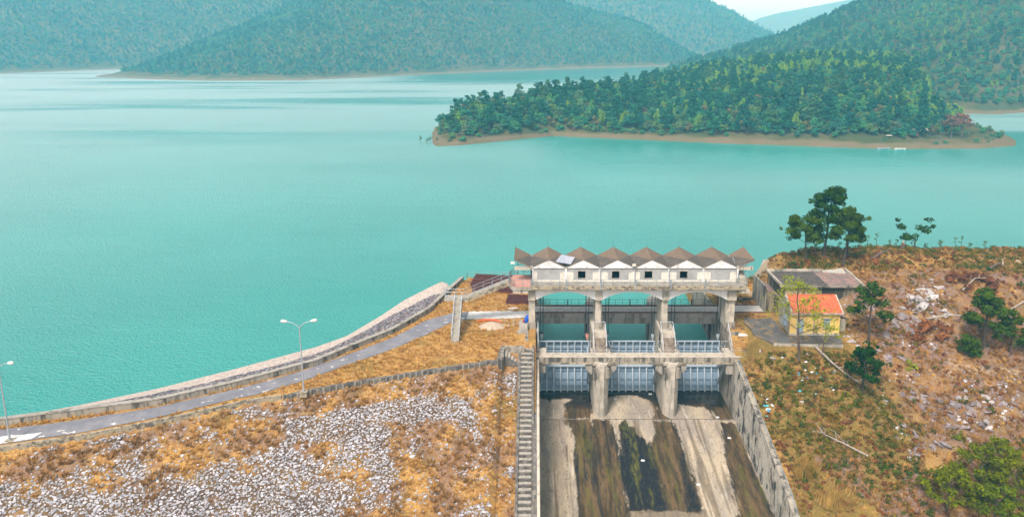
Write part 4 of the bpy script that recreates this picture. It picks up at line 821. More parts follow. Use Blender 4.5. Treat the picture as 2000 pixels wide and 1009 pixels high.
c = t.mix(t.ramp(nz_.outputs[0], .51, .60), c, (.055, .05, .047)); c = t.mix(t.math('MULTIPLY', t.ramp(t.noise(3, (1, 1, .3), 5), .55, .66), .8), c, (.18, .15, .12)); t.color(c); t.p.inputs['Roughness'].default_value = .92; t.bump(t.noise(6), .4, .03); MATS['streaked_wall'] = t.mat
rw = side(28.2, 28.85, 'chute_wall', 'tall streaked concrete wall along the right of the spillway chute', 'streaked_wall', 'stained_concrete')
lw = side(-.12, .55, 'chute_wall', 'concrete wall with a pale top along the left of the spillway chute', 'stained_concrete', 'old_step')
mb = MB()
for y0_, y1_ in zip([52, 66, 68, 71, 80], [66, 68, 71, 80, 93.2]): za, zb_ = float(wtop(y0_))+.145, float(wtop(y1_))+.145; mb.hexa([(.22, y0_, za), (.53, y0_, za), (.53, y1_, zb_), (.22, y1_, zb_), (.22, y0_, za+.05), (.53, y0_, za+.05), (.53, y1_, zb_+.05), (.22, y1_, zb_+.05)])
mb.build('pale_cap', MATS['pale_coping'], lw)
mb = MB(); P_ = [(28.6, y_, float(wtop(y_))+.14) for y_ in (93.2, 86, 78, 71, 68)]; rail(mb, P_, .45, 1.6, .03, 1); mb.build('wall_railing', MATS['rail_grey'], rw)
# ---- long stair beside the chute
t_ = thing('slope_stair', 'long dark stone stair climbing the dam slope beside the chute', 'stairs', (-1.2, 80, -1)); n = 46
mb = MB(); mt = MB(); yA, yB_ = 93.0, 60.0
for i in range(n):
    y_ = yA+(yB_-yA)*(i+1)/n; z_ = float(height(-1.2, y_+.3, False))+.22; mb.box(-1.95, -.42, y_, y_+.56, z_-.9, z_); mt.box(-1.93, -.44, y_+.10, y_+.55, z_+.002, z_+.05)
mb.build('riser', MATS['old_step'], t_); mt.build('tread', MATS['pale_step'], t_)  # dark riser and pale tread colours paint in the shading of the steps
mb = MB()
for x0, x1 in ((-2.3, -1.97), (-.4, -.14)):
    for i in range(16):
        y0_ = 60+33*i/16; y1_ = 60+33*(i+1)/16; za = float(height(-1.2, y0_, False))+.42; zb_ = float(height(-1.2, y1_, False))+.42; mb.hexa([(x0, y0_, za-1), (x1, y0_, za-1), (x1, y1_, zb_-1), (x0, y1_, zb_-1), (x0, y0_, za), (x1, y0_, za), (x1, y1_, zb_), (x0, y1_, zb_)])
mb.build('stringer', MATS['old_step'], t_)
# ================================================================ THE DAM CREST ON THE LEFT
def resample(P, d):
    P = np.array(P, float); s = np.concatenate([[0], np.cumsum(np.hypot(*np.diff(P[:, :2], axis=0).T))]); n = max(2, int(s[-1]/d)+1); q = np.linspace(0, s[-1], n)
    return np.stack([np.interp(q, s, P[:, k]) for k in range(P.shape[1])], 1)
def wall_along(mb, P, w, z0, z1, m=0, shift=0):
    """one continuous wall of width w following a plan polyline"""
    P = np.array(P, float)[:, :2]; T = np.gradient(P, axis=0); T /= np.linalg.norm(T, axis=1, keepdims=True); N = np.stack([-T[:, 1], T[:, 0]], 1)
    A = P+N*(shift-w/2); B = P+N*(shift+w/2); n = len(P); z0 = np.broadcast_to(z0, n); z1 = np.broadcast_to(z1, n)
    vs = []; fs = []
    for i in range(n): vs += [(*A[i], z0[i]), (*B[i], z0[i]), (*B[i], z1[i]), (*A[i], z1[i])]
    for i in range(n-1):
        a, b = 4*i, 4*i+4
        for j in range(4): fs.append((a+j, a+(j+1) % 4, b+(j+1) % 4, b+j)[::-1])
    fs += [(0, 1, 2, 3), (4*n-1, 4*n-2, 4*n-3, 4*n-4)]; return mb.add(vs, fs, m)
Pw = resample([(-110, 57.0), (-75, 67.3)]+WALL[0:], 1.0)
t_ = thing('parapet_wall', 'low weathered concrete parapet wall curving along the lake side of the road', 'wall', (-30, 86, 6))
Pw = Pw+np.array([-.10, .28])
wall_along(MB(), Pw, .5, 5.2, 6.72).build('wall_face', MATS['stained_concrete'], t_)
wall_along(MB(), Pw, .62, 6.722, 6.82).build('coping', MATS['concrete'], t_)
# retaining kerb: low and pale on the left, taller and dark toward the spillway
a_ = thing('road_kerb', 'low pale kerb between the road and the stony slope', 'kerb', (-45, 73, 5.5))
k1 = resample([(-80, 59.6)]+[(x, y) for x, y in CURB if x < -30.5]+[(-30.6, 78.8)], 1.0); wall_along(MB(), k1, .3, 4.8, 6.06).build('kerb_stone', MATS['lichen_edge'], a_)
b_ = thing('retaining_wall', 'dark ribbed stone retaining wall below the grass, running to the spillway', 'wall', (-17, 84, 5.5))
k2 = resample([(-30.4, 78.9)]+[(x, y) for x, y in CURB if -30 < x < -4]+[(-4.6, 88.4)], .38); hgt = 5.95+.10*vnoise(np.arange(len(k2))*.9, np.zeros(len(k2)), 4)
wall_along(MB(), k2, .42, 4.4, hgt).build('wall_face', MATS['old_step'], b_)
mb = MB()
for i in range(0, len(k2)-1, 2):
    p = k2[i]; q = k2[i+1]; d = (q-p)/np.linalg.norm(q-p); n_ = np.array([d[1], -d[0]]); o = p+n_*.21
    mb.hexa([(*(o), 4.4), (*(o+d*.22), 4.4), (*(o+d*.22+n_*.1), 4.4), (*(o+n_*.1), 4.4), (*(o), hgt[i]+.02), (*(o+d*.22), hgt[i]+.02), (*(o+d*.22+n_*.1), hgt[i]), (*(o+n_*.1), hgt[i])])
o = mb.build('buttress_ribs', MATS['stained_concrete'], b_); o['kind'] = 'stuff'
# lamps
def lamp(loc, rz, label, lean=0):
    t = thing('street_lamp', label, 'street lamp', loc, 'street lamps along the dam road'); x, y, z = loc
    MB().box(x-.45, x+.45, y-.4, y+.4, z-.5, z+.12).build('base_block', MATS['lichen_edge'], t)
    MB().tube([(x, y, z+.1), (x, y, z+1.4), (x, y, z+1.42), (x, y, z+8.3)], [.12, .11, .085, .06], 8).build('pole', MATS['galvanised'], t)
    for s in (-1, 1):
        c, n_ = math.cos(rz)*s, math.sin(rz)*s
        pts = [(x, y, z+8.25), (x+.25*c, y+.25*n_, z+8.6), (x+.7*c, y+.7*n_, z+8.95), (x+1.4*c, y+1.4*n_, z+9.12)]; MB().tube(pts, [.055, .05, .045, .04], 6).build('arm', MATS['galvanised'], t)
        hd = MB().tube([(x+1.35*c, y+1.35*n_, z+9.11), (x+1.55*c, y+1.55*n_, z+9.16), (x+1.95*c, y+1.95*n_, z+9.22), (x+2.12*c, y+2.12*n_, z+9.24)], [.07, .16, .19, .10], 8).build('lamp_head', MATS['lamp_lens'], t)
    return t
lamp((-28.1, 79.6, 6), .06, 'tall two armed street lamp standing on the retaining wall beside the lake road'); lamp((-56.2, 69.1, 6), -.25, 'street lamp at the far left edge of the photo, cut by the frame')
# access stair: a flight up from the lawn to a landing, then a long flight to the terrace
t_ = thing('access_stair', 'concrete stair with two flights climbing from the lawn to the pink terrace', 'stairs', (-11.2, 94, 6))
mb = MB(); n = 19
for i in range(n):
    y_ = 93.6+5.5*i/n; z_ = 6+(10.3-6)*(i+1)/n; mb.box(-11.8, -10.72, y_, y_+.36, z_-.28, z_)
mb.build('lower_flight', MATS['pale_step'], t_)
mb = MB()
for x in (-11.85, -10.8): mb.hexa([(x, 93.6, 5.6), (x+.12, 93.6, 5.6), (x+.12, 99.2, 9.9), (x, 99.2, 9.9), (x, 93.6, 6.02), (x+.12, 93.6, 6.02), (x+.12, 99.2, 10.32), (x, 99.2, 10.32)])
mb.build('stringer', MATS['stained_concrete'], t_)
MB().box(-13.4, -10.3, 99.15, 100.7, 9.95, 10.32).build('landing', MATS['pale_step'], t_)
MB().box(-11.5, -11.1, 99.6, 100.1, 5.8, 9.94).build('support_post', MATS['column_concrete'], t_)
mb = MB(); n = 22; mb2 = MB()
for i in range(n):
    x = -10.3+6.6*i/n; z_ = 10.32+(13.0-10.32)*(i+1)/n; mb.box(x, x+.32, 99.25, 100.6, z_-.2, z_)
mb.build('upper_flight', MATS['pale_step'], t_)
for y0_ in (99.12, 100.61): mb2.hexa([(-10.3, y0_, 9.72), (-3.7, y0_, 12.4), (-3.7, y0_+.12, 12.4), (-10.3, y0_+.12, 9.72), (-10.3, y0_, 10.36), (-3.7, y0_, 13.05), (-3.7, y0_+.12, 13.05), (-10.3, y0_+.12, 10.36)])
mb2.build('stringer', MATS['lichen_edge'], t_)
mb = MB()
for x in (-11.8, -10.75):
    rail(mb, [(x, 93.7, 6.1), (x, 99.2, 10.35)], 1.0, 1.3, .035, 2)
rail(mb, [(-13.3, 99.25, 10.3), (-11.8, 99.25, 10.3)], 1.0, 1.2, .035, 2); rail(mb, [(-13.3, 100.65, 10.3), (-13.3, 99.25, 10.3)], 1.0, 1.4, .035, 2); rail(mb, [(-13.3, 100.65, 10.3), (-10.3, 100.65, 10.3)], 1.0, 1.5, .035, 2)
mb.build('lower_railing', MATS['galvanised'], t_)
mb = MB()
for y_ in (99.2, 100.65): rail(mb, [(-10.3, y_, 10.35), (-3.7, y_, 13.05)], 1.0, 1.35, .035, 2)
mb.build('upper_railing', MATS['rail_grey'], t_)
# stop logs: stacked rust red steel gates on the lawn
def stoplog(cx, cy_, z, L, ang, label, k, tilt=0):
    t = thing('stop_log', label, 'steel stop log', (cx, cy_, z), 'rust red stop logs stacked by the lake'); c, s = math.cos(ang), math.sin(ang)
    def P(u, v, w): return (cx+u*c-v*s, cy_+u*s+v*c, z+w+tilt*u)
    def bar(mb, u0, u1, v0, v1, w0, w1): return mb.hexa([P(u0, v0, w0), P(u1, v0, w0), P(u1, v1, w0), P(u0, v1, w0), P(u0, v0, w1), P(u1, v0, w1), P(u1, v1, w1), P(u0, v1, w1)])
    m = MB(); bar(m, -L/2, L/2, -1.3, 1.3, 0, .1); m.build('plate', MATS['rust_red'], t)
    for v in (-1.3, -.5, .3, 1.1): m = MB(); bar(m, -L/2, L/2, v, v+.2, .1, .62); bar(m, -L/2, L/2, v-.05, v+.27, .62, .70); m.build('girder', MATS['rust_red'], t)
    for u in (-L/2, L/2-.2): m = MB(); bar(m, u, u+.2, -1.32, 1.35, .1, .74); m.build('end_plate', MATS['rust_red'], t)
stoplog(-6.6, 114.2, 6.0, 7.6, -.12, 'rust red steel stop log, lowest of the stack by the lake', 0); stoplog(-6.9, 114.4, 6.76, 7.6, -.16, 'rust red steel stop log, second from the ground in the stack by the lake', 1); stoplog(-6.5, 114.3, 7.54, 7.6, -.13, 'rust red steel stop log, topmost of the stack by the lake', 2)
stoplog(-2.2, 109.0, 6.0, 4.6, -.1, 'shorter rust red stop log lying under the edge of the pink terrace', 3)
mb = MB(); t_ = thing('lakeside_railing', 'thin dark railing along the lake edge behind the red stop logs', 'railing', (-6, 120.3, 6))
rail(mb, [(-12.6, 119.0, 6), (-12.0, 120.3, 6), (.0, 120.3, 6)], 1.05, 1.5, .035, 2); mb.build('railing_bars', MATS['rail_grey'], t_)
mb = MB(); t_ = thing('bank_railing', 'thin grey railing at the lake edge right of the gatehouse', 'railing', (35, 119.6, 6)); rail(mb, [(29.5, 119.4, 6.2), (42.5, 120.2, 6.3)], 1.05, 1.5, .035, 2); mb.build('railing_bars', MATS['rail_grey'], t_)
# sand heap, hose, rubble, plinth and blue sack by the bridge
def heap(name, label, cat, cx, cy_, z, rx, ry, h, m, seed):
    n = 26; xs_ = np.linspace(-1, 1, n); U, W_ = np.meshgrid(xs_, xs_); r = np.sqrt(U**2+W_**2); f = np.clip(1-r, 0, 1)**.85
    Z = z-.06+h*f*(1+.35*(fbm(U*3, W_*3, seed)-.5))+.05*(fbm(U*9, W_*9, seed+1)-.5)*(f > 0)
    o = mesh_obj(name, np.stack([(cx+U*rx).ravel(), (cy_+W_*ry).ravel(), Z.ravel()], 1), grid_faces(n, n), m, None, (cx, cy_, z), True); return tag(o, label, cat)
M('sand_pale', (.56, .45, .34), [((.44, .34, .24), 3, V1, .4, .65, .8)], .95, (12, .5, .04)); M('orange_plastic', (.75, .14, .025), [((.5, .08, .02), 4, V1, .5, .7, .6)], .6); M('blue_plastic', (.010, .09, .50), [], .5); M('red_plastic', (.55, .03, .02), [], .5)
heap('sand_heap', 'pale heap of sand on the lawn below the white path', 'sand heap', -6.4, 99.2, 6.0, 2.1, 1.5, .85, MATS['sand_pale'], 3)
o = MB().tube([(-8.6, 100.75, 6.12), (-7.8, 101.1, 6.2), (-6.9, 101.15, 6.22), (-6.0, 101.05, 6.2), (-5.3, 100.6, 6.15), (-5.0, 100.3, 6.12)], [.10, .17, .19, .18, .15, .08], 8).build('orange_hose', MATS['orange_plastic'], None, (-7, 101, 6)); tag(o, 'bright orange hose lying along the back of the sand heap', 'hose')
t_ = thing('concrete_plinth', 'broken concrete plinth on the lawn beside the left column', 'plinth', (-1.9, 97.6, 6)); MB().box(-2.3, -1.1, 97.3, 99.6, 5.7, 6.85).build('block', MATS['pale_step'], t_); MB().prism([(-2.6, 96.5), (-1.0, 96.6), (-.98, 97.28), (-2.5, 97.28)], 'z', 5.6, 6.25).build('foot_slab', MATS['concrete'], t_)
t_ = thing('plastic_sack', 'bright blue plastic sack with a red tip behind the left column', 'sack', (-1.35, 98.7, 6.85)); MB().tube([(-1.3, 98.7, 6.84), (-1.28, 98.7, 7.1), (-1.2, 98.75, 7.5), (-1.1, 98.8, 7.85), (-1.1, 98.8, 7.95)], [.30, .36, .33, .22, .05], 9).build('bag', MATS['blue_plastic'], t_, smooth=True); MB().tube([(-1.72, 98.6, 6.9), (-1.68, 98.6, 7.2)], [.12, .1], 7).build('red_tip', MATS['red_plastic'], t_)
for i, (x, y, lab) in enumerate([(-3.4, 105.9, 'flat pale broken slab lying on the grass behind the white path'), (30.3, 96.8, 'pale loose slab lying on the dark yard by the right stair')]):
    z_ = float(height(x, y)); o = MB().prism([(x-.8, y-.25), (x+.6, y-.35), (x+.85, y+.1), (x+.2, y+.35), (x-.7, y+.28)], 'z', z_-.05, z_+.16).build('broken_slab', MATS['bright_concrete'], None, (x, y, z_)); tag(o, lab, 'slab')
# terrace corner beside the walkway
t_ = thing('corner_wall', 'old stone corner wall with a short stair left of the walkway', 'wall', (-3.5, 90, 5))
MB().box(-4.7, -1.45, 92.0, 92.5, 3.4, 6.05).box(-4.7, -4.25, 89.2, 91.99, 3.6, 6.0).build('wall_face', MATS['stained_concrete'], t_)
mb = MB()
for i in range(7): mb.box(-4.2+.42*i, -3.82+.42*i, 90.4, 91.98, 3.2, 5.5-.26*i)
mb.build('step', MATS['pale_step'], t_); MB().hexa([(-4.24, 90.0, 3.4), (-1.0, 90.0, 2.4), (-1.0, 90.35, 2.4), (-4.24, 90.35, 3.4), (-4.24, 90.0, 5.6), (-1.0, 90.0, 3.75), (-1.0, 90.35, 3.75), (-4.24, 90.35, 5.6)]).build('cheek', MATS['old_step'], t_)
# ================================================================ THE RIGHT BANK
def zat(x, y): return float(height(np.array([x]), np.array([y]))[0])
t = NT('roof_tile'); wv = t.n('ShaderNodeTexWave', wave_type='BANDS', bands_direction='Z'); wv.inputs['Scale'].default_value = 1.9; wv.inputs['Distortion'].default_value = .4; t.l(t.tc.outputs['Object'], wv.inputs[0])
c = t.mix(t.ramp(t.noise(2.2, V1, 4), .4, .62), (.72, .17, .05), (.55, .10, .035)); c = t.mix(t.math('MULTIPLY', t.ramp(wv.outputs[0], .35, .05), .55), c, (.32, .05, .02)); c = t.mix(t.math('MULTIPLY', t.ramp(t.noise(6, (3, 1, 1), 3), .58, .66), .6), c, (.80, .26, .10)); t.color(c); t.p.inputs['Roughness'].default_value = .8; t.bump(wv.outputs[0], .8, .05); MATS['roof_tile'] = t.mat
M('yellow_wall', (.95, .66, .20), [((.52, .35, .11), .9, V1, .45, .68, .7), ((.22, .17, .09), 1.5, VS, .56, .70, .7), ((.75, .6, .3), 2.5, V1, .6, .75, .5)], .9, (8, .3, .02))
M('grey_gable', (.46, .43, .36), [((.25, .23, .19), 1.2, VS, .45, .66, .8), ((.55, .45, .22), .8, V1, .5, .7, .6)], .9)
M('blue_shutter', (.34, .46, .60), [((.26, .36, .48), 2, V1, .45, .7, .6), ((.5, .56, .62), 4, V1, .6, .72, .5)], .6)
M('pinkish_roof', (.34, .21, .17), [((.17, .15, .145), .8, V1, .42, .6, .9), ((.45, .30, .25), 2, V1, .55, .7, .6)], .9, (8, .3, .02)); M('dark_roof', (.085, .072, .066), [((.17, .135, .115), 1.3, V1, .45, .65, .8)], .9, (8, .3, .02))
M('mould_wall', (.33, .27, .17), [((.035, .032, .026), .8, VS, .36, .54, .95), ((.12, .10, .07), 2.2, VS, .5, .65, .8)], .92, (6, .4, .03))
M('ochre_wall', (.50, .40, .24), [((.10, .08, .05), 1.0, VS, .50, .64, .9), ((.30, .24, .15), 2.2, V1, .5, .68, .7)], .92, (6, .4, .03))
M('yard_slab', (.15, .14, .13), [((.085, .08, .075), .7, V1, .42, .62, .8), ((.30, .28, .25), 2, V1, .55, .7, .6), ((.30, .19, .08), 1.0, V1, .54, .62, .8)], .92, (7, .4, .03))
# yard
yd = MB().prism([(31.2, 99.9), (31.6, 97.5), (31.4, 95.6), (32.6, 93.9), (33.4, 92.4), (38, 92.2), (42.6, 91.9), (43.6, 95.0), (36, 96), (36, 101.5), (33.6, 101.2), (31.8, 101.8)], 'z', 5.6, 6.33).build('yard', MATS['yard_slab'], None, (36, 96, 6)); yd['kind'] = 'structure'; tag(yd, 'dark weathered concrete yard in front of the small house', 'yard')
o = MB().prism([(33.15, 92.36), (42.65, 91.85), (42.7, 92.0), (33.2, 92.52)], 'z', 5.4, 6.40).build('yard_edge', MATS['column_concrete'], None, (38, 92, 6)); o['kind'] = 'structure'; tag(o, 'pale edge of the dark yard', 'kerb')
# yellow house
hx0, hx1, hy0, hy1, zb, ze, zr = 36.4, 43.5, 95.4, 100.4, 6.33, 9.75, 11.25; ym = 98.0
H_ = thing('house', 'small yellow house with an orange tiled roof and pale blue shutters', 'house', (40, 98, 6.3))
wf = MB()
def wall_holes(mb, x0, x1, y0, y1, z0, z1, hs_):
    x = x0
    for a, b, c, d in hs_: mb.box(x, a, y0, y1, z0, z1); (c > z0 and mb.box(a, b, y0, y1, z0, c)); mb.box(a, b, y0, y1, d, z1); x = b
    mb.box(x, x1, y0, y1, z0, z1)
wall_holes(wf, hx0+.0, hx1, hy0, hy0+.2, zb, ze, [(37.35, 38.35, zb+.05, 8.75), (41.15, 42.15, 7.35, 8.75)]); wf.box(hx0, hx1, hy1-.2, hy1, zb, ze); wf.box(hx1-.2, hx1, hy0+.2, hy1-.2, zb, ze)
wf.prism([(hy0, ze), (hy1, ze), (ym, zr)], 'x', hx1-.25, hx1-.002); wf.build('wall', MATS['yellow_wall'], H_)
g_ = MB().box(hx0-.01, hx0+.2, hy0+.201, hy1-.201, zb, ze-.01).prism([(hy0-.1, ze), (hy1+.1, ze), (hy1+.1, ze+.2), (ym, zr+.25), (hy0-.1, ze+.2)], 'x', hx0-.06, hx0+.19); g_.build('gable_wall', MATS['grey_gable'], H_)
rf = MB().hexa([(hx0+.2, hy0-.32, ze-.08), (hx1+.12, hy0-.32, ze-.08), (hx1+.12, ym, zr-.02), (hx0+.2, ym, zr-.02), (hx0+.2, hy0-.32, ze+.06), (hx1+.12, hy0-.32, ze+.06), (hx1+.12, ym, zr+.12), (hx0+.2, ym, zr+.12)]).hexa([(hx0+.2, ym+.002, zr-.02), (hx1+.12, ym+.002, zr-.02), (hx1+.12, hy1+.32, ze-.08), (hx0+.2, hy1+.32, ze-.08), (hx0+.2, ym+.002, zr+.12), (hx1+.12, ym+.002, zr+.12), (hx1+.12, hy1+.32, ze+.06), (hx0+.2, hy1+.32, ze+.06)])
roof_ = rf.build('roof', MATS['roof_tile'], H_)
MB().hexa([(hx1+.122, hy0-.36, ze-.1), (hx1+.3, hy0-.36, ze-.1), (hx1+.3, ym, zr), (hx1+.122, ym, zr), (hx1+.122, hy0-.36, ze+.12), (hx1+.3, hy0-.36, ze+.12), (hx1+.3, ym, zr+.2), (hx1+.122, ym, zr+.2)]).build('verge', MATS['column_concrete'], roof_)
MB().box(hx0-.05, hx1+.28, hy0-.46, hy0-.325, ze-.14, ze+.02).build('gutter', MATS['column_concrete'], roof_); MB().tube([(hx0+.2, ym, zr+.16), (hx1+.1, ym, zr+.16)], .09, 6).build('ridge_tile', MATS['roof_tile'], roof_)
MB().box(hx0-.05, hx1+.05, hy0-.12, hy0-.002, zb-.02, zb+.28).build('plinth', MATS['column_concrete'], H_)
d_ = MB().box(37.37, 38.33, hy0+.03, hy0+.1, zb+.06, 8.73).box(37.83, 37.87, hy0+.0, hy0+.028, zb+.06, 8.73); d_.build('door', MATS['blue_shutter'], H_)
w_ = MB().box(41.17, 41.64, hy0+.03, hy0+.08, 7.37, 8.73).box(41.66, 42.13, hy0+.03, hy0+.08, 7.37, 8.73).build('window', MATS['blue_shutter'], H_); MB().box(41.05, 42.25, hy0-.12, hy0-.002, 7.22, 7.34).build('sill', MATS['column_concrete'], w_); MB().box(40.95, 42.35, hy0-.22, hy0-.002, 8.85, 8.93).build('hood', MATS['column_concrete'], w_)
MB().box(36.1, 36.38, 96.7, 97.5, 7.2, 8.6).build('side_shutter', MATS['blue_shutter'], H_); MB().tube([(39.8, hy0-.1, zb), (39.8, hy0-.1, ze-.1)], .05, 6).build('downpipe', MATS['rail_grey'], H_)
A_ = thing('lean_to', 'small grey lean-to with a rusty red roof against the right of the house', 'shed', (44.3, 98.6, 6.2)); MB().box(43.52, 45.2, 97.3, 100.2, 5.6, 8.0).build('wall', MATS['grey_gable'], A_)
MB().hexa([(43.5, 97.1, 8.75), (45.5, 97.1, 8.0), (45.5, 100.4, 8.0), (43.5, 100.4, 8.75), (43.5, 97.1, 8.85), (45.5, 97.1, 8.1), (45.5, 100.4, 8.1), (43.5, 100.4, 8.85)]).build('roof', MATS['pinkish_roof'], A_)
# derelict flat roofed building behind
B_ = thing('derelict_building', 'derelict mouldy building with a broken flat roof behind the small house', 'building', (44.5, 109, 6.3)); bx0, bx1, by0, by1, bz = 38.6, 51.2, 106.0, 112.4, 9.75
MB().box(bx0, bx1, by0, by0+.3, 5.6, bz).box(bx1-.3, bx1, by0+.3, by1, 5.6, bz).box(bx0, bx1-.3, by1-.3, by1, 5.6, bz).box(bx0, bx0+.3, by0+.3, by1-.3, 5.6, bz).build('wall', MATS['mould_wall'], B_)
MB().box(bx0+.6, 45.0, by0-.05, by0-.002, 7.6, 9.6).build('ochre_band', MATS['ochre_wall'], B_)
rf = MB().box(bx0-.3, 45.9, by0-.5, by1+.1, bz+.002, bz+.22).build('roof', MATS['dark_roof'], B_)
MB().box(45.902, bx1+.3, by0-.5, by1+.1, bz+.002, bz+.235).build('pink_roof_panel', MATS['pinkish_roof'], rf)
mb = MB().box(bx0-.3, 47.3, by1-.15, by1+.1, bz+.24, bz+.62).box(bx0-.3, bx0-.05, by0-.5, by1-.16, bz+.24, bz+.6); mb.hexa([(bx1+.1, by0-.5, bz+.24), (bx1+.32, by0-.5, bz+.24), (bx1+.32, by1+.1, bz+.24), (bx1+.1, by1+.1, bz+.24), (bx1+.1, by0-.5, bz+.35), (bx1+.32, by0-.5, bz+.35), (bx1+.32, by1+.1, bz+.75), (bx1+.1, by1+.1, bz+.75)]); mb.build('parapet', MATS['column_concrete'], rf)
MB().box(bx0-.34, bx1+.36, by0-.62, by0-.502, bz-.02, bz+.28).build('fascia', MATS['stained_concrete'], rf)
MB().hexa([(47.4, by1-.6, bz+.24), (50.9, by1-1.4, bz+.24), (50.9, by1, bz+.24), (47.4, by1, bz+.24), (47.4, by1-.6, bz+.34), (50.9, by1-1.4, bz+.36), (50.9, by1, bz+.8), (47.4, by1, bz+.42)]).build('rubble', MATS['pale_step'], rf)
C_ = thing('side_wing', 'dark lean-to wing with a broken red tiled slope left of the derelict building', 'shed', (37, 106, 6.3))
MB().hexa([(35.7, 104.2, 5.6), (38.25, 104.2, 5.6), (38.25, 110.0, 5.6), (35.7, 110.0, 5.6), (35.7, 104.2, 10.0), (38.25, 104.2, 8.2), (38.25, 110.0, 8.2), (35.7, 110.0, 10.0)]).build('wall', MATS['mould_wall'], C_)
MB().hexa([(35.6, 104.1, 10.03), (38.27, 104.1, 8.23), (38.27, 110.1, 8.23), (35.6, 110.1, 10.03), (35.6, 104.1, 10.15), (38.27, 104.1, 8.35), (38.27, 110.1, 8.35), (35.6, 110.1, 10.15)]).build('roof', MATS['pinkish_roof'], C_)
MB().box(35.5, 35.69, 104.0, 110.2, 5.6, 10.35).build('party_wall', MATS['stained_concrete'], C_)
o = MB().box(32.6, 35.3, 108.6, 109.0, 6.0, 6.75).build('low_wall', MATS['mould_wall'], None, (34, 109, 6)); tag(o, 'low dark wall on the grass left of the derelict building', 'wall')
o = MB().prism([(43.4, 124.6), (47.0, 126.0), (52.5, 133.5), (46.5, 138.5), (43.0, 131)], 'z', -2, 3.4).build('sand_slab', MATS['sand_pale'], None, (47, 130, 2)); o['kind'] = 'structure'; tag(o, 'pale sandy slab at the water behind the derelict building', 'beach')
# ---- trees near the camera
def branchy(seed, h, trunk_r, limbs, lean=(0, 0), bend=.03):
    """returns trunk mesh builder and the list of limb ends; limbs: (height fraction, azimuth, length, rise)"""
    rs = np.random.RandomState(seed); mb = MB(); n = 8; P = [np.array([0, 0, -.6])]
    for i in range(1, n+1):
        f = i/n; P.append(np.array([lean[0]*f+rs.normal()*bend*h*.25, lean[1]*f+rs.normal()*bend*h*.25, h*f]))
    mb.tube(P, [trunk_r*(1-.82*i/n)*(1.25 if i == 0 else 1) for i in range(n+1)], 7); ends = []
    for (f, az, L, rise) in limbs:
        q = f*n; i = min(int(q), n-1); p0 = P[i]+(P[i+1]-P[i])*(q-i); r0 = trunk_r*(1-.82*f)*.55; d = np.array([math.cos(az), math.sin(az), 0])
        pts = [p0, p0+d*L*.35+np.array([0, 0, rise*.25*L]), p0+d*L*.7+np.array([0, 0, rise*.6*L])+rs.normal(size=3)*.07*L, p0+d*L+np.array([0, 0, rise*L])+rs.normal(size=3)*.06*L]
        mb.tube(pts, [r0, r0*.7, r0*.5, r0*.28], 5); ends.append((pts[3], L)); ends.append((pts[2], L*.7))
        for k in range(3):
            a2 = az+rs.uniform(-1.1, 1.1); l2 = L*rs.uniform(.25, .5); b0 = pts[1]+(pts[2]-pts[1])*rs.uniform(0, 1); e = b0+np.array([math.cos(a2), math.sin(a2), rs.uniform(.1, .8)])*l2
            mb.tube([b0, (b0+e)/2+np.array([0, 0, .05*l2]), e], [r0*.4, r0*.28, r0*.15], 4); ends.append((e, l2))
    return mb, ends, P
def near_pine(name, loc, h, limbs, seed, label, cr=(.55, .85), leafm='pine_near', dens=95, size=.30, lean=(0, 0), trunk_r=None, group=None, extra=(), cat='tree', bark='bark', thin=1.0, flat=.72):
    mb, ends, P = branchy(seed, h, trunk_r or h*.022, limbs, lean); rs = np.random.RandomState(seed+50); t = thing(name, label, cat, loc, group); L = np.array(loc); cl = []
    for e, l in ends:
        if rs.uniform() > thin: continue
        r = rs.uniform(*cr); cl.append((e[0], e[1], e[2]+.1, r, r*flat))
        if rs.uniform() < .6: r2 = r*rs.uniform(.5, .8); cl.append((e[0]+rs.normal()*r*.9, e[1]+rs.normal()*r*.9, e[2]+rs.normal()*r*.4, r2, r2*flat))
    top = P[-1]; cl.append((top[0], top[1], top[2], cr[1]*.8, cr[1]*.8)); cl += list(extra)
    V, Fc = leaf_cloud(cl, dens, size, rs, 1.7, .5); mesh_obj('crown', V+L, Fc, MATS[leafm], t)
    mb.v = [tuple(np.array(v)+L) for v in mb.v]; mb.build('trunk', MATS[bark], t); return t
leaf_mat('pine_near', [(.014, .045, .003), (.026, .062, .003), (.045, .082, .004)], .55, .2); leaf_mat('pine_green', [(.06, .095, .001), (.12, .14, .002), (.08, .115, .001)], .5, .25); leaf_mat('lime_leaf', [(.20, .26, .012), (.26, .30, .016)], .35, .35)
leaf_mat('brown_needles', [(.17, .062, .025), (.22, .085, .03), (.14, .055, .028)], .5, .15); leaf_mat('straw', [(.44, .30, .08), (.52, .36, .11), (.36, .23, .06)], .3, .3); leaf_mat('scrub_leaf', [(.05, .085, .008), (.095, .115, .010), (.035, .060, .008), (.16, .135, .015), (.20, .10, .015)], .45, .25)
def rl(n, f0, f1, L0, L1, rise, seed, az=None):
    rs = np.random.RandomState(seed); return [(f0+(f1-f0)*(i+rs.uniform(0, .8))/n, (az if az is not None else 0)+i*2.4+rs.uniform(-.4, .4), L0+(L1-L0)*(i/max(n-1, 1))*rs.uniform(.8, 1.2), rise*rs.uniform(.6, 1.3)) for i in range(n)]
PG = 'tall pines on the mound behind the derelict building'
near_pine('pine_tree', (46.9, 117.9, zat(46.9, 117.9)), 7.6, rl(11, .38, .95, 3.3, 1.6, .45, 1), 11, 'broad dark pine, lowest and leftmost of the tall pines on the mound', (.6, 1.0), group=PG, lean=(-.6, 0))
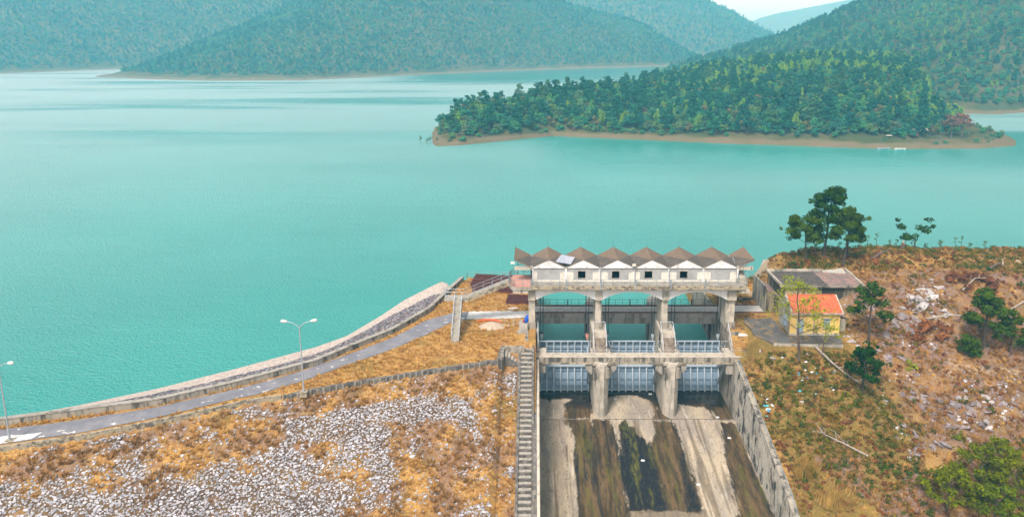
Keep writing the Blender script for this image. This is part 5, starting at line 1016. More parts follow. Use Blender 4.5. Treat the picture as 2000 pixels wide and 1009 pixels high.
near_pine('pine_tree', (50.4, 119.3, zat(50.4, 119.3)), 12.0, rl(14, .42, .97, 3.0, 1.5, .5, 2), 12, 'tallest dark pine in the middle of the group on the mound', (.65, 1.05), group=PG, lean=(.8, 0))
near_pine('pine_tree', (52.0, 114.6, zat(52, 114.6)), 10.0, rl(13, .4, .96, 2.4, 1.4, .5, 3), 13, 'dense dark pine with a long bare trunk, nearest of the tall pines on the mound', (.65, 1.05), group=PG, lean=(.4, 0))
near_pine('pine_tree', (54.2, 118.8, zat(54.2, 118.8)), 8.4, rl(8, .5, .95, 1.7, 1.1, .5, 4), 14, 'slim pine with a sideways right branch, rightmost of the tall pines on the mound', (.5, .8), group=PG, lean=(.5, 0))
near_pine('sapling_tree', (68.0, 122.5, zat(68, 122.5)), 2.4, [(.75, 2.7, 3.0, 1.15), (.9, .35, 3.1, .85), (.6, 2.9, 1.4, .5)], 15, 'small forked pine with two leafy tufts alone on the hilltop', (.55, .85), trunk_r=.22, lean=(0, 0))
near_pine('pine_tree', (47.3, 94.4, zat(47.3, 94.4)), 8.6, rl(13, .36, .97, 2.6, 1.0, .42, 6), 16, 'open crowned pine right of the small house', (.45, .75), dens=70, thin=.85)
near_pine('pine_tree', (63.0, 93.4, zat(63, 93.4)), 8.4, rl(13, .28, .96, 2.8, .9, .35, 7), 17, 'dark pine with a bare lower trunk on the rocky slope', (.5, .85))
near_pine('pine_tree', (42.6, 85.3, zat(42.6, 85.3)), 7.0, rl(11, .22, .95, 2.6, .8, .25, 8), 18, 'young green pine with tiered branches below the yard', (.4, .7), 'pine_near', dens=80)
near_pine('slender_tree', (36.0, 90.2, zat(36, 90.2)), 11.5, rl(16, .34, .96, 3.9, 1.4, .55, 9), 19, 'slender tree with sparse yellow green leaves in front of the small house', (.55, .95), 'lime_leaf', dens=19, size=.22, bark='dead_bark', trunk_r=.2, lean=(-1.0, 0))
near_pine('sapling_tree', (39.2, 90.6, zat(39.2, 90.6)), 5.0, rl(9, .4, .95, 2.2, 1.0, .6, 10), 20, 'almost bare forked sapling beside the slender yellow green tree', (.3, .5), 'lime_leaf', dens=14, size=.18, bark='dead_bark', lean=(.5, .2))
FG = 'green pines in the lower right corner'
for i, (x, y, h, lab) in enumerate([(45.4, 69.6, 5.0, 'bright green pine, leftmost of the pines in the lower right corner'), (49.6, 71.2, 6.6, 'tallest bright green pine of the pines in the lower right corner'), (53.3, 70.6, 5.8, 'bright green bushy pine at the right frame edge of the lower corner'), (49.0, 67.2, 5.2, 'bright green pine cut off by the bottom frame edge in the lower right corner')]):
    near_pine('pine_tree', (x, y, zat(x, y)), h, rl(14, .2, .95, 2.9, 1.2, .4, 30+i), 30+i, lab, (.38, .66), 'pine_green', dens=85, size=.24, group=FG)
near_pine('pine_tree', (54.5, 75.4, zat(54.5, 75.4)), 3.4, rl(9, .25, .95, 1.9, .8, .4, 40), 40, 'sparse young pine among the rocks above the lower right corner', (.3, .55), 'pine_green', dens=70, size=.24)
for i, (x, y, h, lab) in enumerate([(66.6, 93.0, 6.0, 'dense dark green bushy tree right of the pine on the rocky slope'), (70.2, 92.0, 6.6, 'dense green bushy tree at the right frame edge by the rocky slope'), (60.3, 92.0, 2.6, 'low dark green bush at the foot of the pine on the rocky slope')]):
    near_pine('bushy_tree', (x, y, zat(x, y)), h, rl(13, .15, .95, h*.36, .9, .4, 50+i), 50+i, lab, (.4, .72), 'pine_near' if i != 1 else 'pine_green', dens=80, size=.26, thin=.8)
# stump, logs and dead wood
def log(pts, r, label, m='dead_bark', name='fallen_log', twigs=0, seed=1, cat='log'):
    P = [(x, y, zat(x, y)+d) for x, y, d in pts]; rs = np.random.RandomState(seed); t = thing(name, label, cat, P[0]); n = len(P); MB().tube(P, [r*(1-.7*i/(n-1)) for i in range(n)], 7).build('stem', MATS[m], t)
    if twigs:
        mb = MB()
        for k in range(twigs):
            f = rs.uniform(.3, 1)*(n-1); i = min(int(f), n-2); a = np.array(P[i])+(np.array(P[i+1])-np.array(P[i]))*(f-i); d = np.array(P[i+1])-np.array(P[i]); d /= np.linalg.norm(d); s = np.array([-d[1], d[0], 0])*rs.choice([-1, 1]); L = rs.uniform(.8, 2.2); e = a+(d*rs.uniform(.4, .9)+s*rs.uniform(.4, .9)+np.array([0, 0, rs.uniform(.0, .35)]))*L
            mb.tube([a, (a+e)/2+rs.normal(size=3)*.08*L, e], [r*.38, r*.26, r*.1], 4)
        mb.build('branches', MATS[m], t)
    return t
z_ = zat(65.2, 121.2); t_ = thing('tree_stump', 'tall dark broken stump standing on the hilltop', 'stump', (65.2, 121.2, z_)); MB().tube([(65.2, 121.2, z_-.4), (65.15, 121.2, z_+.9), (65.25, 121.2, z_+1.55)], [.42, .34, .28], 8).build('stem', MATS['dead_bark'], t_); MB().tube([(65.25, 121.2, z_+1.5), (65.2, 121.2, z_+1.95)], [.24, .06], 6).build('splinter', MATS['sand_pale'], t_)
log([(57.3, 116.4, .2), (59.5, 118.0, .35), (62.2, 119.6, .5)], .28, 'dark fallen log on the hilltop right of the tall pines', seed=2, twigs=4)
log([(74.6, 111.9, .3), (77.0, 113.9, .7), (78.6, 114.6, 1.0)], .26, 'dark leaning log propped on a broken stump at the hilltop right', seed=3)
z_ = zat(79.0, 114.8); t_ = thing('tree_stump', 'split orange and black stump at the end of the leaning log', 'stump', (79, 114.8, z_)); MB().tube([(79.1, 114.8, z_-.3), (79.0, 114.8, z_+.7)], [.4, .3], 7).build('stem', MATS['dead_bark'], t_); MB().tube([(78.9, 114.7, z_+.6), (78.8, 114.7, z_+1.5)], [.2, .05], 6).build('splinter', MATS['orange_plastic'] if False else MATS['sand_pale'], t_)
log([(57.8, 98.9, .5), (60.6, 98.7, .6), (63.3, 98.6, .7)], .2, 'thin pale fallen trunk lying level across the rocky slope', 'pale_bark', seed=4, twigs=3)
log([(38.6, 94.2-2.6, .5), (40.2, 89.4, .6), (41.4, 88.2, .5), (43.0, 86.8, .3)], .17, 'pale bleached dead branch hanging down the slope below the yard', 'pale_bark', 'dead_branch', 7, 5, 'dead branch')
log([(39.6, 76.4, .2), (37.2, 77.9, .5), (34.8, 79.4, .7)], .13, 'pale dead branch with many twigs lying in the scrub by the chute', 'pale_bark', 'dead_branch', 12, 6, 'dead branch')
log([(66.5, 105.0, .6), (69.3, 106.6, .9), (72.0, 107.2, 1.1)], .13, 'pale bare branches on the brown brush pile at the hilltop', 'pale_bark', 'dead_branch', 9, 7, 'dead branch')
log([(71.2, 100.6, .5), (74.5, 101.5, .9), (77.5, 101.7, .6)], .15, 'thin curved dead branch at the right edge above the bushy trees', 'pale_bark', 'dead_branch', 3, 8, 'dead branch')
def brush(x, y, rx, ry, h, seed, label, m, n=16, dens=60, size=.34, name='brush_pile', cat='brush pile', el=3.2, group=None):
    rs = np.random.RandomState(seed); cl = []
    for i in range(n):
        a = rs.uniform(0, 6.28); k = math.sqrt(rs.uniform(0, 1)); px, py = x+rx*k*math.cos(a), y+ry*k*math.sin(a); r = rs.uniform(.35, .65)*min(1.3, max(.6, rx*.35)); cl.append((px, py, zat(px, py)+h*(1-k*k)*rs.uniform(.4, 1)+.1, r, r*.8))
    V, Fc = leaf_cloud(cl, dens, size, rs, el, .4); o = mesh_obj(name, V, Fc, MATS[m], None, (x, y, zat(x, y))); return tag(o, label, cat, group)
brush(69.0, 107.0, 4.2, 2.6, 1.7, 1, 'large heap of brown dead pine boughs near the hilltop', 'brown_needles', 26)
brush(57.0, 96.2, 3.6, 1.7, 1.2, 2, 'brown heap of dead boughs in the middle of the rocky slope', 'brown_needles', 20)
brush(45.5, 117.0, 2.0, 1.2, 1.0, 3, 'reddish brown dead boughs under the tall pines', 'brown_needles', 10)
brush(58.0, 115.6, 2.4, 1.2, .7, 4, 'flat brown dead boughs beside the dark fallen log', 'brown_needles', 10)
def tuft(name, seed, n, h, m, loc, label, cat, sp=.22, wd=.05, lean=(.1, .6)):
    rs = np.random.RandomState(seed); a = rs.uniform(0, 6.28, n); r = sp*np.sqrt(rs.uniform(0, 1, n)); b = np.stack([r*np.cos(a), r*np.sin(a), np.zeros(n)], 1); L = h*rs.uniform(.6, 1.15, n); k = rs.uniform(*lean, n); t = np.stack([np.cos(a)*k*L, np.sin(a)*k*L, L], 1)
    s = np.stack([-np.sin(a+.5), np.cos(a+.5), np.zeros(n)], 1)*wd; V = np.stack([b-s, b+s, b+t+s*.15, b+t-s*.15], 1).reshape(-1, 3); z_ = zat(loc[0], loc[1]); L3 = np.array([loc[0], loc[1], z_]); o = mesh_obj(name, V+L3, np.arange(4*n).reshape(-1, 4), MATS[m], None, tuple(L3)); return tag(o, label, cat)
tuft('reed_clump', 5, 300, 1.5, 'straw', (31.4, 74.4), 'tall straw coloured clump of reeds by the chute wall', 'reeds', 1.5, .04, (-.3, .6)); tuft('reed_clump', 6, 560, 1.1, 'straw', (33.4, 71.2), 'orange straw thicket at the bottom frame edge right of the chute', 'reeds', 2.3, .04, (-.4, .6))
brush(51.5, 90.4, .9, .7, .9, 7, 'light green grassy clump on the slope below the rocks', 'lime_leaf', 8, 46, .2, 'grass_clump', 'plant', 5)
tuft('grass_clump', 8, 160, 1.2, 'straw', (44.4, 78.2), 'straw coloured grass clump beside the dark boulder', 'plant', .6, .04, (.1, .9))
brush(47.4, 100.6, 1.5, 1.6, 1.9, 9, 'tall yellow brown thicket right of the derelict building', 'straw', 13, 34, .2, 'thicket', 'plant', 5)
GB = 'green bushes on the right bank'
for i, (x, y, r, m, lab) in enumerate([(44.0, 116.0, 2.1, 'pine_near', 'dark green bush left of the tall pines'), (48.6, 114.0, 1.7, 'scrub_leaf', 'olive bush behind the roof of the derelict building'), (42.9, 115.2, 1.6, 'pine_green', 'bright green bush above the left roof end of the derelict building'),
    (57.5, 111.8, 1.8, 'scrub_leaf', 'olive bush right of the derelict roof'), (61.5, 109.2, 1.6, 'scrub_leaf', 'wide olive bush above the pale outcrop'), (70.2, 120.0, 1.4, 'pine_green', 'green bush at the hilltop right of the forked pine'), (74.3, 111.0, 1.3, 'pine_near', 'dark green bush left of the leaning log'), (78.5, 117.6, .9, 'pine_near', 'small dark bush near the right hilltop edge'),
    (77.0, 106.4, 1.5, 'pine_near', 'dark bush at the right edge below the leaning log'), (65.5, 97.5, 1.7, 'scrub_leaf', 'olive bush left of the dense dark bushy tree'), (62.0, 101.5, 1.6, 'scrub_leaf', 'olive bush just above the thin pale fallen trunk'), (39.5, 85.5, 1.7, 'pine_green', 'bright green bush left of the young tiered pine'), (36.2, 86.2, 1.6, 'scrub_leaf', 'olive bush in the litter below the yard'),
    (33.6, 88.2, 1.3, 'pine_green', 'yellow green bush just below the left yard edge'), (37.0, 81.5, 1.5, 'scrub_leaf', 'olive bush in the middle of the scrub by the chute'), (33.0, 82.0, 1.2, 'scrub_leaf', 'low olive bush against the upper part of the chute wall'), (40.8, 74.5, 1.4, 'pine_near', 'dark bush between the reeds and the lower right pines'), (43.5, 74.0, 1.3, 'pine_near', 'dark bush touching the leftmost lower right pine'), (46.6, 73.6, 1.3, 'pine_green', 'leafy green bush just above the lower right pines'),
    (50.7, 78.2, 1.2, 'pine_green', 'green bush among the rocks on the lower slope'), (45.6, 99.2, .9, 'pine_near', 'dark bush beside the grey lean-to'), (35.0, 78.0, 1.2, 'scrub_leaf', 'olive bush above the straw reeds by the chute'), (30.6, 87.0, .9, 'scrub_leaf', 'small olive bush at the top of the chute wall'), (55.6, 84.8, 1.3, 'scrub_leaf', 'olive bush right of the stony slope')]):
    brush(x, y, r, r*.75, r*.55, 60+i, lab, m, int(5+r*5), 70, .26, 'bush', 'bush', 1.6, GB)
leaf_mat('aqua_leaf', [(.07, .12, .04), (.10, .15, .045)])
for i in range(16):
    x = 55.5+i*1.75+((i*37) % 7)*.13; y = 124.6+((i*13) % 5)*.5; h = .9+((i*29) % 9)*.14; z_ = zat(x, y); t_ = thing('sapling', 'thin small sapling in the row along the lake edge of the hilltop', 'sapling', (x, y, z_), 'saplings along the hilltop edge')
    MB().tube([(x, y, z_-.1), (x+.05, y, z_+h*1.2)], [.05, .02], 4).build('stem', MATS['bark'], t_); V, Fc = leaf_cloud([(x+.05, y, z_+h*1.2, .42, .35), (x-.2, y, z_+h*.8, .25, .2)], 70, .26, np.random.RandomState(i)); mesh_obj('crown', V, Fc, MATS['aqua_leaf'], t_)
# ---- rocks
import bmesh
def rock_mesh(seed, n=16, flat=.65):
    rs = np.random.RandomState(seed); bm = bmesh.new(); p = rs.normal(size=(n, 3)); p /= np.linalg.norm(p, axis=1, keepdims=True); p *= rs.uniform(.75, 1.1, (n, 1)); p[:, 2] *= flat; p[:, 0] *= 1.25
    for q in p: bm.verts.new(q)
    r = bmesh.ops.convex_hull(bm, input=bm.verts); bmesh.ops.delete(bm, geom=[g for g in r['geom_interior'] if isinstance(g, bmesh.types.BMVert)], context='VERTS')
    me = bpy.data.meshes.new('rock'); bm.to_mesh(me); bm.free(); return me
M('rock_grey', (.28, .23, .235), [((.52, .47, .45), 1.6, V1, .48, .62, .8), ((.09, .075, .08), 2.6, V1, .5, .64, .8), ((.30, .16, .08), 1.1, V1, .56, .7, .6)], .92, (3, .8, .1), rnd=.3)
M('rock_pale', (.54, .50, .48), [((.33, .28, .27), 1.5, V1, .45, .62, .8), ((.12, .10, .10), 3, V1, .56, .68, .8)], .92, (3, .8, .1), rnd=.2)
ROCKS = [rock_mesh(s, 15+s % 5, .5+.08*(s % 5)) for s in range(7)]
def rocks(lst, m, group, lab, seed):
    rs = np.random.RandomState(seed)
    for i, (x, y, r) in enumerate(lst):
        me = ROCKS[i % 7] if m == 'rock_grey' else PALE[i % 7]; o = bpy.data.objects.new('rock', me); COL.objects.link(o); o.location = (x, y, zat(x, y)+r*.05); o.scale = (r*rs.uniform(.8, 1.3), r*rs.uniform(.7, 1.1), r*rs.uniform(.7, 1.2)); o.rotation_euler = (rs.uniform(-.4, .4), rs.uniform(-.4, .4), rs.uniform(0, 6.28)); tag(o, lab, 'rock', group)
PALE = [m_.copy() for m_ in ROCKS]
for m_ in ROCKS: m_.materials.append(MATS['rock_grey'])
for m_ in PALE: m_.materials.append(MATS['rock_pale'])
def scat(cx, cy_, rx, ry, n, r0, r1, seed, rot=0):
    rs = np.random.RandomState(seed); out = []
    for i in range(n): u, v = rs.normal(size=2)*.55; out.append((cx+u*rx*math.cos(rot)-v*ry*math.sin(rot), cy_+u*rx*math.sin(rot)+v*ry*math.cos(rot), r0+(r1-r0)*rs.uniform()**2))
    return out
rocks(scat(60.5, 104.5, 4.5, 1.8, 26, .35, 1.15, 1, .75), 'rock_pale', 'pale rocks of the upper outcrop', 'pale angular rock in the outcrop below the hilltop', 1)
rocks(scat(54.6, 98.8, 3.4, 1.6, 26, .35, 1.1, 2, .6), 'rock_grey', 'grey rocks of the middle outcrop', 'grey purple rock in the outcrop between the open pine and the brush heap', 2)
rocks(scat(59.0, 100.2, 3.0, 1.4, 16, .3, .9, 7, .3), 'rock_pale', 'pale rocks above the brush heap', 'pale rock just above the brown brush heap on the slope', 7)
rocks(scat(49.6, 92.0, 2.6, .9, 12, .3, .9, 3), 'rock_grey', 'grey rocks right of the yard', 'grey rock on the slope right of the yard', 3)
rocks(scat(50.0, 85.8, 3.6, 1.6, 18, .25, .7, 4, .4), 'rock_grey', 'grey rocks above the stony slope', 'grey purple rock on the slope above the lower stones', 4)
rocks(scat(52.5, 80.5, 6.0, 2.6, 46, .22, .75, 5, .3), 'rock_grey', 'grey rocks of the lower slope', 'grey purple rock strewn over the lower slope', 5)
rocks(scat(56.5, 82.5, 3.5, 2.6, 18, .25, .7, 6, .3), 'rock_pale', 'pale rocks of the lower slope', 'pale rock strewn over the lower slope at the right', 6)
rocks(scat(46.8, 77.8, 2.0, .7, 10, .35, .9, 8, -.1), 'rock_grey', 'dark rocks below the stony slope', 'dark rock in the cluster beside the straw grass clump', 8)
rocks([(31.2, 91.6, .35), (32.4, 90.4, .5), (40.2, 88.6, .4), (37.4, 91.0, .3), (34.4, 84.2, .25), (44.6, 93.6, .5), (45.1, 92.6, .35)], 'rock_pale', 'pale rocks around the yard', 'pale rock lying near the edge of the yard', 9)
# ---- litter
for nm, c_ in (('litter_white', (.85, .86, .86)), ('litter_blue', (.10, .42, .75)), ('litter_aqua', (.10, .55, .55))): M(nm, c_, [], .5)
rs = np.random.RandomState(5); LL = dict(litter_white=('white', 'scraps of white plastic litter'), litter_blue=('blue', 'scraps of blue plastic litter'), litter_aqua=('turquoise', 'scraps of turquoise plastic litter'))
for i in range(34):
    m = ['litter_white', 'litter_white', 'litter_blue', 'litter_white', 'litter_aqua'][i % 5]; x, y = (29.9+rs.normal()*.25, 84.4+rs.normal()*.9) if i < 13 else (36.4+rs.normal()*1.9, 87.6+rs.normal()*1.3); x = max(x, 29.2)
    if i > 30: x, y = 34+rs.normal()*3, 80+rs.normal()*3; x = max(x, 29.6)
    z_ = zat(x, y)+.12; r = rs.uniform(.14, .30); a = rs.uniform(0, 6.28); q = [(x+r*math.cos(a+k*1.25)*rs.uniform(.6, 1.2), y+r*math.sin(a+k*1.25)*rs.uniform(.6, 1.2)) for k in range(5)]; mb = MB(); zz_ = [z_+rs.uniform(-.05, .12) for k in range(5)]
    mb.add([(*p, w_) for p, w_ in zip(q, zz_)]+[(x, y, z_+.16)]+[(*p, w_-.04) for p, w_ in zip(q, zz_)], [(k, (k+1) % 5, 5) for k in range(5)]+[(6+k, k, (k+1) % 5, 6+(k+1) % 5)[::-1] for k in range(5)]+[(10, 9, 8, 7, 6)]); o = mb.build('plastic_scrap', MATS[m], None, (x, y, z_)); tag(o, '%s plastic scrap lying in the scrub beside the chute' % LL[m][0], 'litter', LL[m][1])
for i, (x, y, z_) in enumerate([(12.0, 97.6, -4.85), (25.9, 92.4, -4.85), (14.0, 83.5, -5.8), (20.3, 79.2, -6.3), (26.4, 87.9, -5.3), (17.4, 99.0, -4.85)]):
    o = MB().prism([(x-.25, y-.1), (x+.2, y-.16), (x+.3, y+.05), (x-.1, y+.2)], 'z', z_, z_+.1).build('plastic_scrap', MATS['litter_white'], None, (x, y, z_)); tag(o, 'white plastic scrap lying on the spillway floor', 'litter', 'white scraps on the spillway floor')
# ================================================================ STONES, GRASS AND SCRUB
rs = np.random.RandomState(9)
M('riprap_stone', (.52, .51, .53), [((.28, .27, .31), .9, V1, .42, .6, .8), ((.64, .61, .61), 2.4, V1, .52, .68, .8), ((.42, .32, .25), 1.3, V1, .62, .7, .6)], .92, (4, .6, .06), rnd=.38)
SRC = []
for i in range(4):
    me = rock_mesh(40+i, 13, .62); me.materials.append(MATS['riprap_stone']); x, y = [(-21, 75.5), (-33.6, 69.4), (-14.2, 74.3), (-27.3, 68.6)][i]; o = bpy.data.objects.new('boulder', me); COL.objects.link(o); o.location = (x, y, float(height(x, y))+.08); o.scale = (.42, .38, .4); o.rotation_euler = (0, 0, i*1.3); SRC.append(tag(o, 'larger pale boulder among the small stones of the dam slope', 'boulder', 'larger boulders on the dam slope'))
gx_, gy_ = np.meshgrid(np.arange(-62, -2.6, .24), np.arange(58, 89, .265)); x = (gx_+.12*(np.arange(gx_.shape[0])[:, None] % 2)).ravel(); y = gy_.ravel(); N = len(x); x = x+rs.uniform(-.15, .15, N); y = y+rs.uniform(-.17, .17, N); d = pin(x, CURB)-y; k = (d > .3) & (d < 24); x, y = x[k], y[k]
m = stone_mask(x, y); k = (m > .08+.7*rs.uniform(size=len(x))) | (rs.uniform(size=len(x)) < .06*(pin(x, CURB)-y > .5)); x, y, m = x[k], y[k], m[k]
z = height(x, y)+.02; s = .115+.13*rs.uniform(size=len(x))**2.0; pick = rs.randint(0, 4, len(x))
for i in range(4):
    q = pick == i; stuff('riprap', np.stack([x[q], y[q], z[q]], 1), s[q], rs.uniform(0, 6.28, q.sum()), SRC[i], ['pale grey stones', 'bluish grey stones', 'pale rounded stones', 'flat pale stones'][i]+' covering the slope of the dam', 'stones', MATS['riprap_stone'])
# purple stones on the upstream bank use the same shapes
# dry grass and scrub
leaf_mat('dry_grass', [(.54, .31, .085), (.62, .38, .11), (.42, .22, .06), (.68, .46, .16)], .3, .3); leaf_mat('brown_grass', [(.36, .20, .07), (.42, .24, .08), (.29, .155, .06)], .4, .2)
g1 = tuft('grass_tuft', 1, 26, .30, 'dry_grass', (-20, 88.6), 'orange dry grass tuft on the lawn between the road and the retaining wall', 'grass'); g2 = tuft('grass_tuft', 2, 22, .42, 'brown_grass', (-6, 79), 'brown dry grass tuft on the slope beside the long stair', 'grass')
sb = brush(33.5, 79.5, .001, .001, .15, 90, 'low leafy scrub plant in the scrub beside the chute', 'scrub_leaf', 3, 60, .2, 'scrub_plant', 'plant', 1.5)
sb2 = brush(41.5, 81.0, .001, .001, .15, 91, 'low rusty brown scrub plant on the slope below the young pine', 'brown_needles', 3, 46, .2, 'scrub_plant', 'plant', 2)
N = 42000; x = rs.uniform(-62, 90, N); y = rs.uniform(60, 126, N); z = height(x, y); Yc = pin(x, CURB); Yp = pin(x, WALL)
onroad = (y > np.interp(x, [p[0] for p in ROAD_LO], [p[1] for p in ROAD_LO])-.1) & (y < np.interp(x, [p[0] for p in ROAD_UP], [p[1] for p in ROAD_UP])+.1) & (x < -.8)
left = (x < -.9) & (y < np.where(x > -12.3, 120.3, Yp-.15)) & ~onroad & (np.abs(y-Yc) > .35)
left &= ~((x > -2.4) & (y < 97)) & ~((x > -5) & (y > 89) & (y < 93)) & ~((y < Yc) & (stone_mask(x, y) > .55))
right = (x > 29.4) & (z > -6) & (y < 124) & ~((x > 30.4) & (x < 45.4) & (y > 91.7) & (y < 102)) & ~((x > 35.2) & (x < 51.8) & (y > 101) & (y < 113)) & ~((x < 42) & (y > 103.4) & (y < 107.2))
u = rs.uniform(size=N); fb = fbm(x*.3, y*.3, 47)*.5+fbm(x*.6, y*.6, 43)*.5
k1 = (left & (u < .85) & (y > Yc)) | (left & (y < Yc) & (fb < .5)) | (right & (fb < .43) & (u < np.where((x < 46) & (y < 91.5), .15, .5))); k2 = (left & (y < Yc) & (fb >= .5)) | (right & (fb >= .43) & (u < .7))
for k, src, lab in ((k1, g1, 'dry orange grass growing over the crest and banks'), (k2, g2, 'brown dry grass on the slopes')):
    stuff('dry_grass', np.stack([x[k], y[k], z[k]-.03], 1), rs.uniform(.45, 1.25, k.sum()), rs.uniform(0, 6.28, k.sum()), src, lab, 'grass', src.data.materials[0])
N = 16000; x = rs.uniform(29.2, 90, N); y = rs.uniform(64, 125, N); z = height(x, y); nm = fbm(x*.3, y*.3, 47)*.6+fbm(x*.6, y*.6, 43)*.4; big = ((x < 46) & (y > 72) & (y < 91.3)) | ((y > 113) & (x > 44))
ok = ~((x > 30.2) & (x < 46) & (y > 91.4) & (y < 103)) & ~((x > 34.5) & (x < 52.2) & (y > 100) & (y < 114)) & ~((x < 42) & (y > 103) & (y < 108)) & (z > -5) & ((x > 29.6) | (y < 92)); u = rs.uniform(size=N)
k1 = ok & ((big & (nm > .40) & (u < .9)) | (~big & (nm > .56) & (u < .30))); k2 = ok & ((big & (nm < .5) & (u > .55)) | (~big & (u > .86)))
for k, src, lab in ((k1, sb, 'green and olive scrub over the right bank'), (k2, sb2, 'rusty brown scrub over the right bank')):
    stuff('scrub_cover', np.stack([x[k], y[k], z[k]], 1), .4+1.0*rs.uniform(size=k.sum())**1.5, rs.uniform(0, 6.28, k.sum()), src, lab, 'scrub', src.data.materials[0])
# small loose stones on the right slope
N = 3000; x = rs.uniform(44, 66, N); y = rs.uniform(70, 108, N); n_ = fbm(x*.4, y*.4, 57); k = (n_ > .52)&(((y < 90) & (y > 76)) | (y > 94)); stuff('loose_stones', np.stack([x[k], y[k], height(x[k], y[k])+.02], 1), .07+.2*rs.uniform(size=k.sum())**2.5, rs.uniform(0, 6.28, k.sum()), SRC[1], 'small loose stones strewn over the right slope', 'stones', MATS['riprap_stone'])
# ================================================================ CAMP AND BOATS ON THE PENINSULA
def on_pen(x, y): 
    s_ = sorted(PEN_SH); r_ = sorted(PEN_RG); u = x/y; a = np.interp(u, [q[0] for q in s_], [q[1] for q in s_]); b = np.interp(u, [q[0] for q in r_], [q[1] for q in r_]); return float(pen[0](np.array([u]), np.array([(y-a)/(b-a)]))[2][0])
M('tarp_dark', (.03, .045, .055), [((.08, .1, .11), 2, V1, .5, .7, .7)], .6); M('tarp_pale', (.30, .28, .25), [((.3, .28, .25), 2, V1, .5, .7, .7)], .7)
for i, (x, y, w_, d_, rm, lab) in enumerate([(158.5, 307.5, 5.5, 4, 'tarp_dark', 'dark tarpaulin shelter under the trees on the peninsula, left of two'), (168.5, 310.5, 7, 4.5, 'tarp_pale', 'shelter with a pale patched roof under the trees on the peninsula, right of two')]):
    z_ = on_pen(x, y); t_ = thing('camp_shelter', lab, 'shelter', (x, y, z_)); mb = MB()
    for sx_ in (-1, 1):
        for sy_ in (-1, 1): mb.tube([(x+sx_*w_*.45, y+sy_*d_*.45, z_-.5), (x+sx_*w_*.45, y+sy_*d_*.45, z_+2.0)], .12, 5)
    mb.build('posts', MATS['bark'], t_); MB().hexa([(x-w_/2, y-d_/2, z_+1.9), (x+w_/2, y-d_/2, z_+1.9), (x+w_/2, y, z_+2.7), (x-w_/2, y, z_+2.7), (x-w_/2, y-d_/2, z_+2.0), (x+w_/2, y-d_/2, z_+2.0), (x+w_/2, y, z_+2.8), (x-w_/2, y, z_+2.8)]).hexa([(x-w_/2, y, z_+2.7), (x+w_/2, y, z_+2.7), (x+w_/2, y+d_/2, z_+1.9), (x-w_/2, y+d_/2, z_+1.9), (x-w_/2, y, z_+2.8), (x+w_/2, y, z_+2.8), (x+w_/2, y+d_/2, z_+2.0), (x-w_/2, y+d_/2, z_+2.0)]).build('roof', MATS[rm], t_); MB().box(x-w_*.43, x+w_*.43, y+d_*.3, y+d_*.4, z_-.3, z_+1.9).build('back_wall', MATS['tarp_dark'], t_)
z_ = on_pen(152.6, 304.2); t_ = thing('camp_table', 'white cluttered table beside the dark shelter on the peninsula', 'table', (152.6, 304.2, z_)); MB().box(151.4, 153.9, 303.6, 304.8, z_+.75, z_+.9).build('top', MATS['cream_paint'], t_); MB().box(151.5, 151.7, 303.7, 304.7, z_-.2, z_+.749).box(153.6, 153.8, 303.7, 304.7, z_-.2, z_+.749).build('trestle', MATS['bark'], t_)
for i, (x, y, r, lab) in enumerate([(147.5, 297.0, .04, 'low dark and white boat at the peninsula shore, left of two'), (154.0, 296.3, -.1, 'small white boat with a dark seat at the peninsula shore, right of two')]):
    t_ = thing('boat', lab, 'boat', (x, y, 0), 'boats at the peninsula shore'); L, B = (5.2, 1.3) if i == 0 else (4.4, 1.5); sec = []; n = 9
    for k in range(n):
        f = k/(n-1); u = -L/2+L*f; wd = B/2*math.sin(math.pi*(.12+.80*f)**.9)**.7 if 0 < f < 1 else B*.12; sec.append((u, max(wd, .12), .35+.25*abs(2*f-1)**2))
    mb = MB(); c, s_ = math.cos(r), math.sin(r); P = lambda u, v, w__: (x+u*c-v*s_, y+u*s_+v*c, w__)
    vs = []; 
    for (u, wd, hh) in sec: vs += [P(u, -wd, hh), P(u, -wd*.6, -.1), P(u, wd*.6, -.1), P(u, wd, hh), P(u, wd*.85, hh), P(u, wd*.5, .08), P(u, -wd*.5, .08), P(u, -wd*.85, hh)]
    fs = []
    for k in range(n-1):
        for j in range(8): fs.append((8*k+j, 8*k+(j+1) % 8, 8*k+8+(j+1) % 8, 8*k+8+j))
    fs += [tuple(range(8))[::-1], tuple(8*(n-1)+j for j in range(8))]; mb.add(vs, fs); mb.build('hull', MATS['white_paint'] if i else MATS['galvanised'], t_)
    for u in (-.9, .8): MB().hexa([P(u-.15, -.4, .28), P(u+.15, -.4, .28), P(u+.15, .4, .28), P(u-.15, .4, .28), P(u-.15, -.4, .34), P(u+.15, -.4, .34), P(u+.15, .4, .34), P(u-.15, .4, .34)]).build('seat', MATS['tarp_dark'], t_)
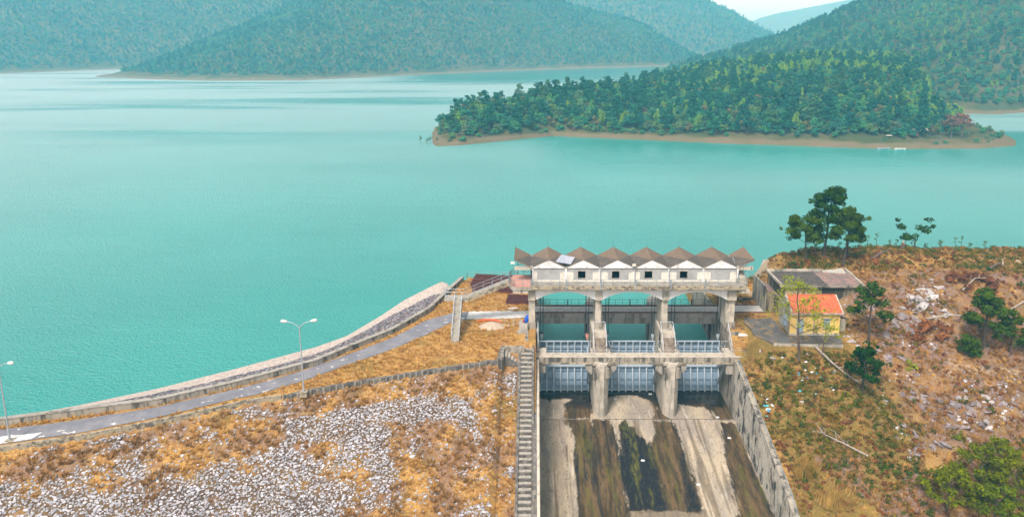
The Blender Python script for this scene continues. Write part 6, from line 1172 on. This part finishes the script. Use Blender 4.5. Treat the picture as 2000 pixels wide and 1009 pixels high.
for i, (x, y, h, lab) in enumerate([(183.5, 311.0, 9.5, 'tall bare reddish tree at the camp end of the peninsula, left of two'), (187.6, 310.0, 10.5, 'tall bare reddish tree at the camp end of the peninsula, right of two')]):
    near_pine('bare_tree', (x, y, on_pen(x, y)), h, rl(10, .4, .95, 3.6, 1.6, .6, 70+i), 70+i, lab, (.8, 1.3), 'red_leaf', dens=14, size=.5, bark='dead_bark', group='bare reddish trees on the peninsula', trunk_r=.28)
for i, (x, y) in enumerate([(-47.5, 310.5), (-46.3, 312.0), (-50.3, 309.0), (-43.8, 315.0)]):
    t_ = thing('sapling', 'thin sapling standing in shallow water at the left tip of the peninsula', 'sapling', (x, y, 0), 'saplings standing in the water at the peninsula tip'); h = 2.2+.5*(i % 3); MB().tube([(x, y, -.6), (x+.1, y, h)], [.1, .05], 5).build('stem', MATS['bark'], t_); V, Fc = leaf_cloud([(x+.1, y, h, .8, .8), (x-.2, y, h*.65, .5, .5)], 24, .5, np.random.RandomState(i)); mesh_obj('crown', V, Fc, MATS['aqua_leaf'], t_)
for i, (x, y) in enumerate([(171.5, 301.5), (176.0, 302.2), (190.5, 304.5), (197.0, 306.5), (150, 302.5), (192.6, 307.0)]):
    z_ = on_pen(x, y); V, Fc = leaf_cloud([(x, y, z_+.5, 1.1, .8), (x+.9, y+.3, z_+.4, .8, .6)], 26, .55, np.random.RandomState(i)); o = mesh_obj('bush', V, Fc, MATS['broad_leaf'], None, (x, y, z_)); tag(o, 'small lone green bush on the grassy spit of the peninsula', 'bush', 'lone bushes on the grassy spit')
# ================================================================ THE AIR
hz = MB().box(-2600, 2600, -120, 3700, -16, 262); hz = hz.build('haze', [], None, (0, 0, 0)); hz['kind'] = 'stuff'; tag(hz, 'pale blue haze over the lake and hills', 'haze')
hm = bpy.data.materials.new('haze_air'); hm.use_nodes = True; T_ = hm.node_tree; T_.nodes.clear()
pv = T_.nodes.new('ShaderNodeVolumePrincipled'); pv.inputs['Density'].default_value = .00043; pv.inputs['Color'].default_value = (.20, .72, 1.0, 1); pv.inputs['Absorption Color'].default_value = (1, 1, 1, 1)
oo = T_.nodes.new('ShaderNodeOutputMaterial'); T_.links.new(pv.outputs[0], oo.inputs['Volume'])
hz.data.materials.append(hm)
try: hm.cycles.homogeneous_volume = True
except Exception: pass
